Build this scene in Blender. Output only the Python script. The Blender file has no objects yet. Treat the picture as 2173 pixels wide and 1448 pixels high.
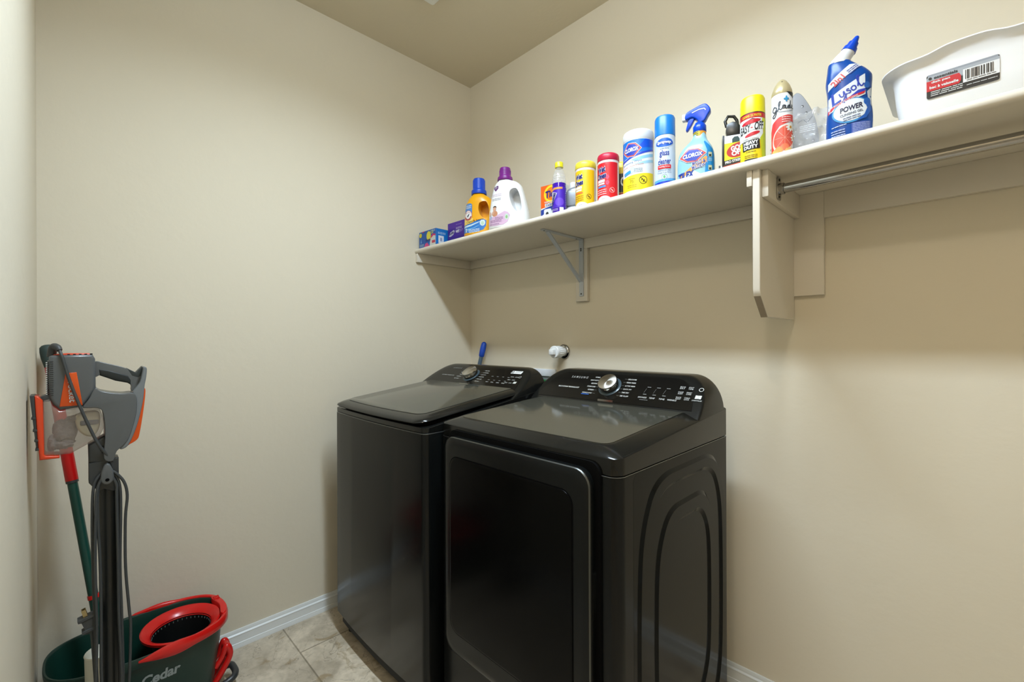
import bpy, bmesh, math, random
from mathutils import Vector, Matrix, noise
SC = bpy.context.scene
COL = SC.collection
R = math.radians
random.seed(7)

# ------------------------------------------------------------------ camera
cam_d = bpy.data.cameras.new('camera'); cam = bpy.data.objects.new('camera', cam_d); COL.objects.link(cam)
cam_d.sensor_width = 36; cam_d.lens = 950.61 / 2173 * 36; cam_d.clip_start = 0.01
cam_d.shift_y = -0.00103
cam.matrix_world = (Matrix.Translation((2.1, -1.7227, 1.2522)) @ Matrix.Rotation(R(45.4225), 4, 'Z')
                    @ Matrix.Rotation(R(90), 4, 'X') @ Matrix.Rotation(R(-0.2186), 4, 'Z'))
SC.camera = cam
# ------------------------------------------------------------------ world, lights, exposure
W = bpy.data.worlds.new('world'); SC.world = W; W.use_nodes = True
W.node_tree.nodes['Background'].inputs[0].default_value = (0.9, 0.95, 1, 1)
W.node_tree.nodes['Background'].inputs[1].default_value = 0.3
SC.view_settings.view_transform = 'Standard'; SC.view_settings.look = 'None'
SC.view_settings.exposure = 0.0; SC.view_settings.gamma = 1.0; SC.view_settings.use_curve_mapping = False
CEIL = 2.774
def bulb(name, x, y, z, watts, radius, color):
    d = bpy.data.lights.new(name, 'POINT'); d.shadow_soft_size = radius; d.energy = watts; d.color = color
    o = bpy.data.objects.new(name, d); COL.objects.link(o); o.location = (x, y, z)
    return o
def strip_lamp(name, x, y, z, watts, lx, ly, color):
    d = bpy.data.lights.new(name, 'AREA'); d.shape = 'RECTANGLE'; d.size = lx; d.size_y = ly; d.energy = watts; d.color = color; d.spread = R(155)
    o = bpy.data.objects.new(name, d); COL.objects.link(o); o.location = (x, y, z)
COOL, WARM = (0.70, 0.85, 1.0), (1.0, 0.92, 0.80)
strip_lamp('laundry_strip_light', 1.42, -1.06, 2.665, 36, 1.05, 0.10, COOL)
for bx in (1.0, 1.28, 1.56, 1.84): bulb('laundry_tube', bx, -1.06, 2.690, 3.6, 0.045, COOL)
bulb('entry_bulb', 2.04, -2.22, 2.66, 22, 0.05, WARM)

# ------------------------------------------------------------------ materials
def lin(c):
    return tuple((v / 255 / 12.92) if v / 255 <= 0.04045 else ((v / 255 + 0.055) / 1.055) ** 2.4 for v in c)
MATS = {}
ALB = [1.0]
def M(name, rgb=None, rough=0.5, metal=0.0, spec=0.5, alpha=1.0, trans=0.0, ior=1.5, bump=0.0, bscale=200, var=0.0, vscale=8, sss=0, coat=0, aniso=0):
    if name in MATS: return MATS[name]
    m = bpy.data.materials.new(name); m.use_nodes = True
    nt = m.node_tree; b = nt.nodes['Principled BSDF']
    c = tuple(v * ALB[0] for v in lin(rgb)) + (1,)
    b.inputs['Base Color'].default_value = c
    b.inputs['Roughness'].default_value = rough; b.inputs['Metallic'].default_value = metal
    b.inputs['Specular IOR Level'].default_value = spec; b.inputs['Alpha'].default_value = alpha
    b.inputs['Transmission Weight'].default_value = trans; b.inputs['IOR'].default_value = ior
    b.inputs['Coat Weight'].default_value = coat
    tc = nt.nodes.new('ShaderNodeTexCoord')
    if aniso:
        b.inputs['Anisotropic'].default_value = aniso
        t = nt.nodes.new('ShaderNodeTangent'); t.direction_type = 'RADIAL'; t.axis = 'Z'
        nt.links.new(t.outputs[0], b.inputs['Tangent'])
    if var:
        n = nt.nodes.new('ShaderNodeTexNoise'); n.inputs['Scale'].default_value = vscale; n.inputs['Detail'].default_value = 4
        mx = nt.nodes.new('ShaderNodeMix'); mx.data_type = 'RGBA'
        mx.inputs[6].default_value = tuple(v * (1 - var) for v in c[:3]) + (1,)
        mx.inputs[7].default_value = tuple(min(1, v * (1 + var)) for v in c[:3]) + (1,)
        nt.links.new(tc.outputs['Object'], n.inputs['Vector']); nt.links.new(n.outputs['Fac'], mx.inputs[0])
        nt.links.new(mx.outputs[2], b.inputs['Base Color'])
    if bump:
        n2 = nt.nodes.new('ShaderNodeTexNoise'); n2.inputs['Scale'].default_value = bscale; n2.inputs['Detail'].default_value = 3
        bp = nt.nodes.new('ShaderNodeBump'); bp.inputs['Strength'].default_value = bump; bp.inputs['Distance'].default_value = 0.002
        nt.links.new(tc.outputs['Object'], n2.inputs['Vector']); nt.links.new(n2.outputs['Fac'], bp.inputs['Height'])
        nt.links.new(bp.outputs[0], b.inputs['Normal'])
    MATS[name] = m
    return m
def C(r, g, b_, rough=0.4):
    return M('print_%d_%d_%d' % (r, g, b_), (r, g, b_), rough)
WALL = M('beige_wall_paint', (217, 207, 186), 0.75, spec=0.25, bump=0.5, bscale=26, var=0.012, vscale=3)
CEILM = M('beige_ceiling_paint', (212, 201, 177), 0.85, spec=0.2, bump=0.3, bscale=60, var=0.01)
TRIM = M('white_trim_paint', (226, 228, 226), 0.35, var=0.01)
SHELFM = M('cream_shelf_paint', (213, 205, 190), 0.4, var=0.015, vscale=20)
WHITE = C(240, 240, 240); BLACK = C(14, 14, 14); NAVY = C(22, 26, 110)

# ------------------------------------------------------------------ mesh collector
def wloc(o):
    v = Vector((0, 0, 0))
    while o is not None:
        v += o.location; o = o.parent
    return v
class G:
    def __init__(s, mat): s.v = []; s.f = []; s.m = []; s.mats = []; s.cur = mat
    def mi(s, mat):
        mat = mat or s.cur
        if mat not in s.mats: s.mats.append(mat)
        return s.mats.index(mat)
    def add(s, verts, faces, mat=None):
        o = len(s.v); k = s.mi(mat)
        s.v += [tuple(p) for p in verts]; s.f += [tuple(i + o for i in f) for f in faces]; s.m += [k] * len(faces)
        return s
    def bm(s, bm, mat=None):
        bm.verts.index_update()
        s.add([v.co[:] for v in bm.verts], [[v.index for v in f.verts] for f in bm.faces], mat); bm.free(); return s
    def box(s, x0, x1, y0, y1, z0, z1, bev=0.0, seg=2, mat=None):
        b = bmesh.new(); bmesh.ops.create_cube(b, size=1)
        for v in b.verts: v.co = Vector(((x0 + x1) / 2 + v.co.x * (x1 - x0), (y0 + y1) / 2 + v.co.y * (y1 - y0), (z0 + z1) / 2 + v.co.z * (z1 - z0)))
        if bev: bmesh.ops.bevel(b, geom=b.edges[:], offset=bev, segments=seg, affect='EDGES', profile=0.5)
        return s.bm(b, mat)
    def extrude(s, pts, axis, a, b_, bev=0.0, seg=3, mat=None, only_front=False):
        # pts: closed outline in the two other axes, extruded from a to b along axis
        def P(u, v, w): return {'x': (w, u, v), 'y': (u, w, v), 'z': (u, v, w)}[axis]
        b = bmesh.new()
        A = [b.verts.new(P(u, v, a)) for u, v in pts]; B = [b.verts.new(P(u, v, b_)) for u, v in pts]
        n = len(pts); fa = b.faces.new(A); fb = b.faces.new(B[::-1])
        for i in range(n): b.faces.new((A[i], B[i], B[(i + 1) % n], A[(i + 1) % n]))
        bmesh.ops.recalc_face_normals(b, faces=b.faces[:])
        if bev:
            ed = set(fa.edges) | set(fb.edges)
            if only_front: ed = set(fb.edges)
            bmesh.ops.bevel(b, geom=list(ed), offset=bev, segments=seg, affect='EDGES', profile=0.5, clamp_overlap=True)
        return s.bm(b, mat)
    def lathe(s, prof, c=(0, 0), seg=40, mat=None, cap=True):
        v = []; f = []
        for r, z in prof:
            for k in range(seg):
                a = 2 * math.pi * k / seg; v.append((c[0] + r * math.sin(a), c[1] - r * math.cos(a), z))
        for i in range(len(prof) - 1):
            for k in range(seg):
                k2 = (k + 1) % seg
                f.append((i * seg + k, i * seg + k2, (i + 1) * seg + k2, (i + 1) * seg + k))
        if cap:
            if prof[0][0] > 1e-6: f.append(tuple(range(seg))[::-1])
            if prof[-1][0] > 1e-6: f.append(tuple((len(prof) - 1) * seg + k for k in range(seg)))
        return s.add(v, f, mat)
    def loft(s, rings, mat=None, cap0=True, cap1=True, closed=True):
        n = len(rings[0]); v = [p for r in rings for p in r]; f = []
        for i in range(len(rings) - 1):
            for k in range(n if closed else n - 1):
                k2 = (k + 1) % n
                f.append((i * n + k, i * n + k2, (i + 1) * n + k2, (i + 1) * n + k))
        if cap0: f.append(tuple(range(n))[::-1])
        if cap1: f.append(tuple((len(rings) - 1) * n + k for k in range(n)))
        return s.add(v, f, mat)
    def tube(s, path, r, seg=12, mat=None, smooth=0, flat=None):
        P = [Vector(p) for p in path]
        rr = r if isinstance(r, (list, tuple)) else [r] * len(P)
        if smooth:
            Q = []; q = []
            for i in range(len(P) - 1):
                p0 = P[max(i - 1, 0)]; p1 = P[i]; p2 = P[i + 1]; p3 = P[min(i + 2, len(P) - 1)]
                for k in range(smooth):
                    t = k / smooth
                    Q.append(0.5 * ((2 * p1) + (p2 - p0) * t + (2 * p0 - 5 * p1 + 4 * p2 - p3) * t * t + (3 * p1 - p0 - 3 * p2 + p3) * t ** 3))
                    q.append(rr[i] * (1 - t) + rr[i + 1] * t)
            Q.append(P[-1]); q.append(rr[-1]); P, rr = Q, q
        rings = []; up = None
        for i, p in enumerate(P):
            d = (P[min(i + 1, len(P) - 1)] - P[max(i - 1, 0)]).normalized()
            if up is None: up = Vector((0, 0, 1)) if abs(d.z) < 0.9 else Vector((1, 0, 0))
            x = d.cross(up).normalized(); y = x.cross(d).normalized(); up = y
            rings.append([p + (x * math.cos(2 * math.pi * k / seg) + y * math.sin(2 * math.pi * k / seg)) * rr[i] for k in range(seg)])
        return s.loft(rings, mat)
    def build(s, name, parent=None, local=False, angle=40, smooth=True):
        me = bpy.data.meshes.new(name)
        off = Vector((0, 0, 0)) if (local or parent is None) else wloc(parent)
        me.from_pydata([Vector(p) - off for p in s.v], [], s.f)
        for mt in s.mats: me.materials.append(mt)
        for p, k in zip(me.polygons, s.m): p.material_index = k
        b = bmesh.new(); b.from_mesh(me); bmesh.ops.recalc_face_normals(b, faces=b.faces[:]) if not getattr(s, 'keep', False) else None
        b.to_mesh(me); b.free()
        if smooth:
            me.shade_smooth(); me.set_sharp_from_angle(angle=R(angle))
        o = bpy.data.objects.new(name, me); COL.objects.link(o)
        if parent is not None: o.parent = parent
        return o
def thing(name, label, cat, loc=(0, 0, 0), rz=0, group=None):
    o = bpy.data.objects.new(name, None); COL.objects.link(o); o.empty_display_size = 0.05
    o.location = loc; o.rotation_euler = (0, 0, R(rz)); o['label'] = label; o['category'] = cat
    if group: o['group'] = group
    return o
def tag(o, label, cat, group=None):
    o['label'] = label; o['category'] = cat
    if group: o['group'] = group
    return o
def struct(o): o['kind'] = 'structure'; return o
def rrect(w, h, r, n=6, cx=0, cy=0):
    p = []
    for qx, qy, a0 in ((1, 1, 0), (-1, 1, 90), (-1, -1, 180), (1, -1, 270)):
        for k in range(n + 1):
            a = R(a0 + 90 * k / n)
            p.append((cx + qx * (w / 2 - r) + r * math.cos(a), cy + qy * (h / 2 - r) + r * math.sin(a)))
    return p
def boolean(o, cutters):
    for c in cutters:
        md = o.modifiers.new('cut', 'BOOLEAN'); md.object = c; md.operation = 'DIFFERENCE'; md.solver = 'EXACT'
    dg = bpy.context.evaluated_depsgraph_get(); dg.update()
    me = bpy.data.meshes.new_from_object(o.evaluated_get(dg))
    o.modifiers.clear(); old = o.data; o.data = me; me.name = old.name
    for c in cutters: bpy.data.objects.remove(c, do_unlink=True)
    me.shade_smooth(); me.set_sharp_from_angle(angle=R(38))

# ------------------------------------------------------------------ flat artwork mapped on a surface
_txt = {}
def text_geo(s, bold):
    key = (s, bold)
    if key in _txt: return _txt[key]
    cu = bpy.data.curves.new('t', 'FONT'); cu.body = s; cu.size = 1; cu.offset = bold; cu.resolution_u = 3; cu.fill_mode = 'FRONT'
    o = bpy.data.objects.new('t', cu); COL.objects.link(o)
    dg = bpy.context.evaluated_depsgraph_get(); dg.update()
    me = bpy.data.meshes.new_from_object(o.evaluated_get(dg))
    V = [(v.co.x, v.co.y) for v in me.vertices]; F = [tuple(p.vertices) for p in me.polygons]
    bpy.data.objects.remove(o, do_unlink=True); bpy.data.curves.remove(cu); bpy.data.meshes.remove(me)
    _txt[key] = (V, F); return V, F
class Art:
    def __init__(s, maxlen=None): s.e = []; s.maxlen = maxlen
    def poly(s, pts, mat, L=1): s.e.append((list(pts), [tuple(range(len(pts)))], mat, L)); return s
    def rect(s, u, v, w, h, mat, L=1, rad=0, rot=0):
        p = rrect(w, h, rad, 4) if rad else [(-w / 2, -h / 2), (w / 2, -h / 2), (w / 2, h / 2), (-w / 2, h / 2)]
        c, d = math.cos(R(rot)), math.sin(R(rot))
        return s.poly([(u + x * c - y * d, v + x * d + y * c) for x, y in p], mat, L)
    def ell(s, u, v, a, b, mat, L=1, n=28, rot=0):
        c, d = math.cos(R(rot)), math.sin(R(rot)); p = []
        for k in range(n):
            t = 2 * math.pi * k / n; x, y = a * math.cos(t), b * math.sin(t); p.append((u + x * c - y * d, v + x * d + y * c))
        return s.poly(p, mat, L)
    def ring(s, u, v, a, b, t, mat, L=1, n=32, a0=0, a1=360):
        V = []; F = []
        for k in range(n + 1):
            q = R(a0 + (a1 - a0) * k / n)
            V += [(u + a * math.cos(q), v + b * math.sin(q)), (u + (a - t) * math.cos(q), v + (b - t) * math.sin(q))]
        F = [(2 * k, 2 * k + 2, 2 * k + 3, 2 * k + 1) for k in range(n)]
        s.e.append((V, F, mat, L)); return s
    def line(s, pts, w, mat, L=1):
        V = []; n = len(pts)
        for i, (x, y) in enumerate(pts):
            x0, y0 = pts[max(i - 1, 0)]; x1, y1 = pts[min(i + 1, n - 1)]
            d = math.hypot(x1 - x0, y1 - y0) or 1; nx, ny = -(y1 - y0) / d, (x1 - x0) / d
            V += [(x + nx * w / 2, y + ny * w / 2), (x - nx * w / 2, y - ny * w / 2)]
        s.e.append((V, [(2 * k, 2 * k + 1, 2 * k + 3, 2 * k + 2) for k in range(n - 1)], mat, L)); return s
    def text(s, t, u, v, w, h, mat, L=3, bold=0.0, shear=0, rot=0, arc=0, taper=0):
        # centred at (u, v), scaled to width w and height h
        V, F = text_geo(t, bold)
        x0 = min(p[0] for p in V); x1 = max(p[0] for p in V); y0 = min(p[1] for p in V); y1 = max(p[1] for p in V)
        c, d = math.cos(R(rot)), math.sin(R(rot)); Q = []
        for x, y in V:
            a = ((x - x0) / (x1 - x0) - 0.5); b = ((y - y0) / (y1 - y0) - 0.5)
            yy = b * h * (1 + taper * a); xx = a * w + shear * yy; yy += arc * (0.25 - a * a)
            Q.append((u + xx * c - yy * d, v + xx * d + yy * c))
        s.e.append((Q, F, mat, L)); return s
    def fine(s, u, v, w, rows, pitch, mat, L=3, seed=1, rot=0):
        rnd = random.Random(seed); c, d = math.cos(R(rot)), math.sin(R(rot))
        for r in range(rows):
            x = -w / 2
            while x < w / 2 - 0.001:
                l = min(rnd.uniform(0.15, 0.35) * w, w / 2 - x)
                px, py = x + l / 2, -r * pitch
                s.rect(u + px * c - py * d, v + px * d + py * c, l * 0.88, pitch * 0.45, mat, L, rot=rot)
                x += l
        return s
    def emit(s, g, fn):
        for V, F, mat, L in s.e:
            b = bmesh.new(); vs = [b.verts.new((x, y, 0)) for x, y in V]
            for f in F:
                try: b.faces.new([vs[i] for i in f])
                except ValueError: pass
            bmesh.ops.triangulate(b, faces=b.faces[:])
            if s.maxlen:
                for _ in range(7):
                    ed = [e for e in b.edges if e.calc_length() > s.maxlen]
                    if not ed: break
                    bmesh.ops.subdivide_edges(b, edges=ed, cuts=1)
                    bmesh.ops.triangulate(b, faces=[f for f in b.faces if len(f.verts) > 3])
            for f in b.faces:
                if f.normal.z < 0: f.normal_flip()
            b.verts.index_update()
            g.add([fn(v.co.x, v.co.y, L) for v in b.verts], [[v.index for v in f.verts] for f in b.faces], mat)
            b.free()
        return g
def cylmap(r, th=0, c=(0, 0), eps=0.00025):
    def f(u, v, L):
        a = R(th) + u / r; q = r + 0.0003 + L * eps
        return (c[0] + q * math.sin(a), c[1] - q * math.cos(a), v)
    return f
def planemap(o, U, V, eps=0.0003):
    o = Vector(o); U = Vector(U).normalized(); V = Vector(V).normalized(); N = U.cross(V)
    return lambda u, v, L: tuple(o + U * u + V * v + N * (0.0003 + eps * L))
# flattened bottle bodies: rings of super-ellipses, spec (z, cx, a, b)
def interp(spec, z):
    if z <= spec[0][0]: return spec[0][1:]
    for i in range(len(spec) - 1):
        if spec[i][0] <= z <= spec[i + 1][0]:
            p0 = spec[max(i - 1, 0)]; p1 = spec[i]; p2 = spec[i + 1]; p3 = spec[min(i + 2, len(spec) - 1)]
            h = p2[0] - p1[0]; t = (z - p1[0]) / h; out = []
            for k in (1, 2, 3):
                d = (p2[k] - p1[k]) / h
                dl = (p1[k] - p0[k]) / (p1[0] - p0[0]) if p1[0] > p0[0] else d
                dr = (p3[k] - p2[k]) / (p3[0] - p2[0]) if p3[0] > p2[0] else d
                m1 = 0 if dl * d <= 0 else 2 * dl * d / (dl + d); m2 = 0 if dr * d <= 0 else 2 * dr * d / (dr + d)
                t2, t3 = t * t, t ** 3
                out.append((2 * t3 - 3 * t2 + 1) * p1[k] + (t3 - 2 * t2 + t) * h * m1 + (3 * t2 - 2 * t3) * p2[k] + (t3 - t2) * h * m2)
            return out
    return spec[-1][1:]
def sell(cx, a, b, z, n, seg=56):
    r = []
    for k in range(seg):
        t = 2 * math.pi * k / seg; s_, c_ = math.sin(t), math.cos(t)
        r.append((cx + a * math.copysign(abs(s_) ** (2 / n), s_), -b * math.copysign(abs(c_) ** (2 / n), c_), z))
    return r
def bodyloft(g, spec, n, sub=4, mat=None):
    zs = []
    for i in range(len(spec) - 1):
        for k in range(sub): zs.append(spec[i][0] + (spec[i + 1][0] - spec[i][0]) * k / sub)
    zs.append(spec[-1][0])
    return g.loft([sell(*interp(spec, z), z, n) for z in zs], mat)
def bodymap(spec, n, eps=0.0003):
    def f(u, v, L):
        cx, a, b = interp(spec, v); t = max(-0.985, min(0.985, (u - cx) / a))
        return (u, -b * (1 - abs(t) ** n) ** (1 / n) - 0.0007 - eps * L, v)
    return f

# ================================================================== ROOM
XR, YC, YB = 3.05, -1.80, -3.0
def slab(name, *a, mat=WALL):
    g = G(mat); g.box(*a); return struct(g.build(name, smooth=False))
slab('wall_left', -0.12, 0.0, YC - 0.12, 0.12, 0, CEIL)
slab('wall_back', 0.0, XR, 0.0, 0.12, 0, CEIL)
slab('wall_near', 0.0, 1.62, YC - 0.12, YC, 0, CEIL)
slab('wall_right', XR, XR + 0.12, YB - 0.12, 0.12, 0, CEIL)
slab('wall_entry_left', 1.50, 1.62, YB, YC - 0.12, 0, CEIL)
slab('wall_entry_back', 1.50, XR, YB - 0.12, YB, 0, CEIL)
slab('ceiling', -0.12, XR + 0.12, YB - 0.12, 0.12, CEIL, CEIL + 0.1, mat=CEILM)

def tile_mat():
    m = bpy.data.materials.new('stone_plank_tile'); m.use_nodes = True
    nt = m.node_tree; N = nt.nodes.new; L = nt.links.new; b = nt.nodes['Principled BSDF']
    tc = N('ShaderNodeTexCoord'); mp = N('ShaderNodeMapping'); L(tc.outputs['Object'], mp.inputs[0])
    mp.inputs['Location'].default_value = (-0.525, 1.07, 0)
    br = N('ShaderNodeTexBrick'); L(mp.outputs[0], br.inputs['Vector'])
    br.inputs['Scale'].default_value = 1; br.inputs['Brick Width'].default_value = 0.61; br.inputs['Row Height'].default_value = 0.305
    br.inputs['Mortar Size'].default_value = 0.003; br.inputs['Mortar Smooth'].default_value = 0.2; br.offset = 0.5
    br.inputs['Color1'].default_value = lin((210, 197, 176)) + (1,); br.inputs['Color2'].default_value = lin((188, 176, 158)) + (1,)
    br.inputs['Mortar'].default_value = lin((150, 139, 120)) + (1,)
    def noise_(sc, det, dist=0.0):
        n = N('ShaderNodeTexNoise'); n.inputs['Scale'].default_value = sc; n.inputs['Detail'].default_value = det; n.inputs['Distortion'].default_value = dist
        L(tc.outputs['Object'], n.inputs['Vector']); return n
    def ramp(src, p0, c0, p1, c1):
        r = N('ShaderNodeValToRGB'); r.color_ramp.elements[0].position = p0; r.color_ramp.elements[0].color = c0
        r.color_ramp.elements[1].position = p1; r.color_ramp.elements[1].color = c1; L(src, r.inputs[0]); return r
    def mix(a, c, fac, mode):
        x = N('ShaderNodeMix'); x.data_type = 'RGBA'; x.blend_type = mode
        if isinstance(fac, float): x.inputs[0].default_value = fac
        else: L(fac, x.inputs[0])
        L(a, x.inputs[6])
        if isinstance(c, tuple): x.inputs[7].default_value = c
        else: L(c, x.inputs[7])
        return x.outputs[2]
    n1 = noise_(7, 8, 0.8); r1 = ramp(n1.outputs['Fac'], 0.32, (0.66, 0.63, 0.58, 1), 0.62, (1.14, 1.12, 1.08, 1))
    n2 = noise_(45, 6, 0.3); r2 = ramp(n2.outputs['Fac'], 0.3, (0.8, 0.79, 0.77, 1), 0.6, (1.05, 1.05, 1.05, 1))
    col = mix(br.outputs['Color'], r1.outputs[0], 0.85, 'MULTIPLY'); col = mix(col, r2.outputs[0], 0.7, 'MULTIPLY')
    n3 = noise_(9.3, 5, 1.4); r3 = ramp(n3.outputs['Fac'], 0.58, (0, 0, 0, 1), 0.68, (0.7, 0.7, 0.7, 1))
    col = mix(col, lin((150, 128, 92)) + (1,), r3.outputs[0], 'MIX')
    n4 = noise_(5.1, 6, 2.2)
    cr = N('ShaderNodeMath'); cr.operation = 'SUBTRACT'; L(n4.outputs['Fac'], cr.inputs[0]); cr.inputs[1].default_value = 0.5
    ab = N('ShaderNodeMath'); ab.operation = 'ABSOLUTE'; L(cr.outputs[0], ab.inputs[0])
    r4 = ramp(ab.outputs[0], 0.0, (0.6, 0.6, 0.6, 1), 0.006, (0, 0, 0, 1))
    col = mix(col, lin((92, 82, 66)) + (1,), r4.outputs[0], 'MIX')
    L(col, b.inputs['Base Color']); b.inputs['Roughness'].default_value = 0.45
    bp = N('ShaderNodeBump'); bp.inputs['Strength'].default_value = 0.4; bp.inputs['Distance'].default_value = 0.002; bp.invert = True
    L(br.outputs['Fac'], bp.inputs['Height']); L(bp.outputs[0], b.inputs['Normal'])
    return m
slab('floor', -0.12, XR + 0.12, YB - 0.12, 0.12, -0.1, 0.0, mat=tile_mat())

BP = [(0, 0), (0.015, 0), (0.015, 0.008), (0.0125, 0.016), (0.0125, 0.0185), (0.0105, 0.020), (0.0105, 0.048), (0.0115, 0.050), (0.0115, 0.053), (0.0065, 0.0575), (0.0065, 0.0655), (0.0045, 0.0715), (0, 0.0715)]
g = G(TRIM); g.extrude([(y, z) for y, z in [(-a, z) for a, z in BP]], 'x', 0.0, XR); struct(g.build('baseboard_back', angle=20))
g = G(TRIM); g.extrude([(a, z) for a, z in BP], 'y', YC, 0.0); struct(g.build('baseboard_left', angle=20))
g = G(TRIM); g.extrude([(YC + a, z) for a, z in BP], 'x', 0.0, 1.62); struct(g.build('baseboard_near', angle=20))
g = G(TRIM); g.extrude([(XR - a, z) for a, z in BP], 'y', YB, 0.0); struct(g.build('baseboard_right', angle=20))

# ceiling register
t = thing('ceiling_vent', 'white ceiling air register whose corner shows at the top edge', 'vent', (0.41, -0.551, CEIL))
VM = M('white_vent_enamel', (228, 228, 222), 0.4)
g = G(VM); g.extrude(rrect(0.30, 0.30, 0.012, 4, 0.56, -0.701), 'z', CEIL - 0.010, CEIL - 0.001, 0.003); fr = g.build('vent_frame', t)
for k in range(9):
    g = G(VM); y = -0.58 - 0.03 * k; g.extrude([(y, CEIL - 0.016), (y + 0.018, CEIL - 0.008), (y + 0.016, CEIL - 0.0065), (y - 0.002, CEIL - 0.0145)], 'x', 0.44, 0.68); g.build('louvre', t)

# ================================================================== SHELF
SB, ST, SY = 1.7225, 1.7475, -0.392
t = thing('wall_shelf', 'long cream painted shelf with rounded front edge across the back wall', 'shelf', (1.5, 0, SB))
def shelfprof():
    p = [(-0.001, SB), (-0.001, ST)]
    for k in range(9):
        a = R(90 + 180 * k / 8); p.append((SY + 0.0125 + 0.0125 * math.cos(a), (SB + ST) / 2 + 0.0125 * math.sin(a)))
    return p
g = G(SHELFM); g.extrude(shelfprof(), 'x', 0.001, XR - 0.001); g.build('shelf_board', t)
def cleat(*a): g = G(SHELFM); g.box(*a, bev=0.0015); return g.build('cleat', t)
cleat(0.018, 1.600, -0.019, -0.0005, 1.6773, SB)
cleat(0.0005, 0.018, -0.386, -0.0005, 1.6760, SB)
cleat(1.783, XR - 0.001, -0.019, -0.0005, 1.6375, SB)
cleat(1.600, 1.783, -0.0192, -0.0005, 1.393, SB)
cleat(0.803, 0.868, -0.0195, -0.0192 + 0.018, 1.432, 1.6773)
g = G(SHELFM); g.extrude([(-0.0195, 1.316), (-0.30, 1.316), (-0.362, 1.372), (-0.368, 1.39), (-0.368, SB), (-0.0195, SB)], 'x', 1.682, 1.7005, 0.0015, 1)
RAW = M('raw_board_edge', (150, 138, 120), 0.8, var=0.12, vscale=60)
g.extrude([(-0.301, 1.3155), (-0.3615, 1.3715), (-0.363, 1.3715), (-0.302, 1.3145)], 'x', 1.683, 1.700, mat=RAW)
g.build('support_panel', t)
g = G(SHELFM); g.box(1.7008, 1.717, -0.350, -0.0195, 1.6475, SB, 0.0015); g.build('rail_block', t)
g = G(SHELFM); g.box(1.668, 1.6817, -0.372, -0.0195, 1.6785, SB, 0.0015); g.build('rail_block', t)

# metal bracket
ZN = M('grey_enamelled_steel', (182, 187, 192), 0.4)
t = thing('shelf_bracket', 'grey metal shelf brace with diagonal strut under the shelf above the pipe cap', 'bracket', (0.838, -0.02, 1.5))
g = G(ZN); g.box(0.826, 0.850, -0.0245, -0.0200, 1.455, SB - 0.004, 0.001); g.box(0.8263, 0.8497, -0.0262, -0.0202, 1.56, SB - 0.004, 0.001); g.build('wall_leg', t)
g = G(ZN); g.extrude(rrect(0.024, 0.285, 0.011, 5, 0.838, -0.1595), 'z', SB - 0.0045, SB - 0.0005, 0.001); g.build('shelf_leg', t)
g = G(ZN); p0 = Vector((0.838, -0.262, SB - 0.006)); p1 = Vector((0.838, -0.024, 1.522)); d = (p1 - p0).normalized(); nrm = d.cross(Vector((1, 0, 0))).normalized()
prof = [(-0.010, 0.003), (-0.010, -0.003), (-0.006, -0.006), (0.006, -0.006), (0.010, -0.003), (0.010, 0.003), (0.006, 0.0), (-0.006, 0.0)]
g.loft([[p + Vector((a, 0, 0)) + nrm * b for a, b in prof] for p in (p0, p0 + (p1 - p0) * 0.1, p0 + (p1 - p0) * 0.9, p1)]); g.build('diagonal_strut', t)
DK = M('dark_screw_hole', (30, 30, 28), 0.6)
for z in (1.466, 1.668, 1.676):
    g = G(DK); g.lathe([(0.0, 0.0), (0.0038, 0.0), (0.003, 0.0012), (0, 0.0016)], seg=14); o = g.build('screw', t, local=True); o.location = Vector((0.838, -0.0250 - (0.0014 if z > 1.6 else 0), z)) - t.location; o.rotation_euler = (R(90), 0, 0)
for y in (-0.285, -0.06):
    g = G(DK); g.lathe([(0.0, 0.0), (0.0038, 0.0), (0.003, 0.0012), (0, 0.0016)], seg=14); o = g.build('screw', t, local=True); o.location = Vector((0.838, y, SB - 0.0048)) - t.location; o.rotation_euler = (R(180), 0, 0)

# closet rod
CH = M('chrome', (168, 167, 165), 0.10, metal=1.0)
t = thing('closet_rod', 'chrome hanging rod under the right half of the shelf', 'rod', (1.72, -0.258, 1.686))
g = G(CH); g.tube([(1.7185, -0.258, 1.686), (XR - 0.004, -0.258, 1.686)], 0.0132, 28); g.build('rod_tube', t)
for xa, xb in ((1.7175, 1.7205), (XR - 0.004, XR - 0.001)):
    g = G(CH)
    g.extrude(rrect(0.034, 0.066, 0.008, 4, -0.258, 1.688), 'x', xa, xb, 0.001)
    fl = g.build('rod_flange', t)
    if xa < 2:
        for z in (1.713, 1.664):
            g = G(DK); g.box(1.7206, 1.7216, -0.2615, -0.2545, z - 0.0035, z + 0.0035, 0.0008); g.build('screw', fl)
        g = G(CH); g.lathe([(0.0165, 0), (0.0165, 0.012), (0.0145, 0.013)], seg=28, cap=False); o = g.build('rod_socket', fl, local=True); o.location = Vector((1.7205, -0.258, 1.686)) - t.location; o.rotation_euler = (0, R(90), 0)

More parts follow.
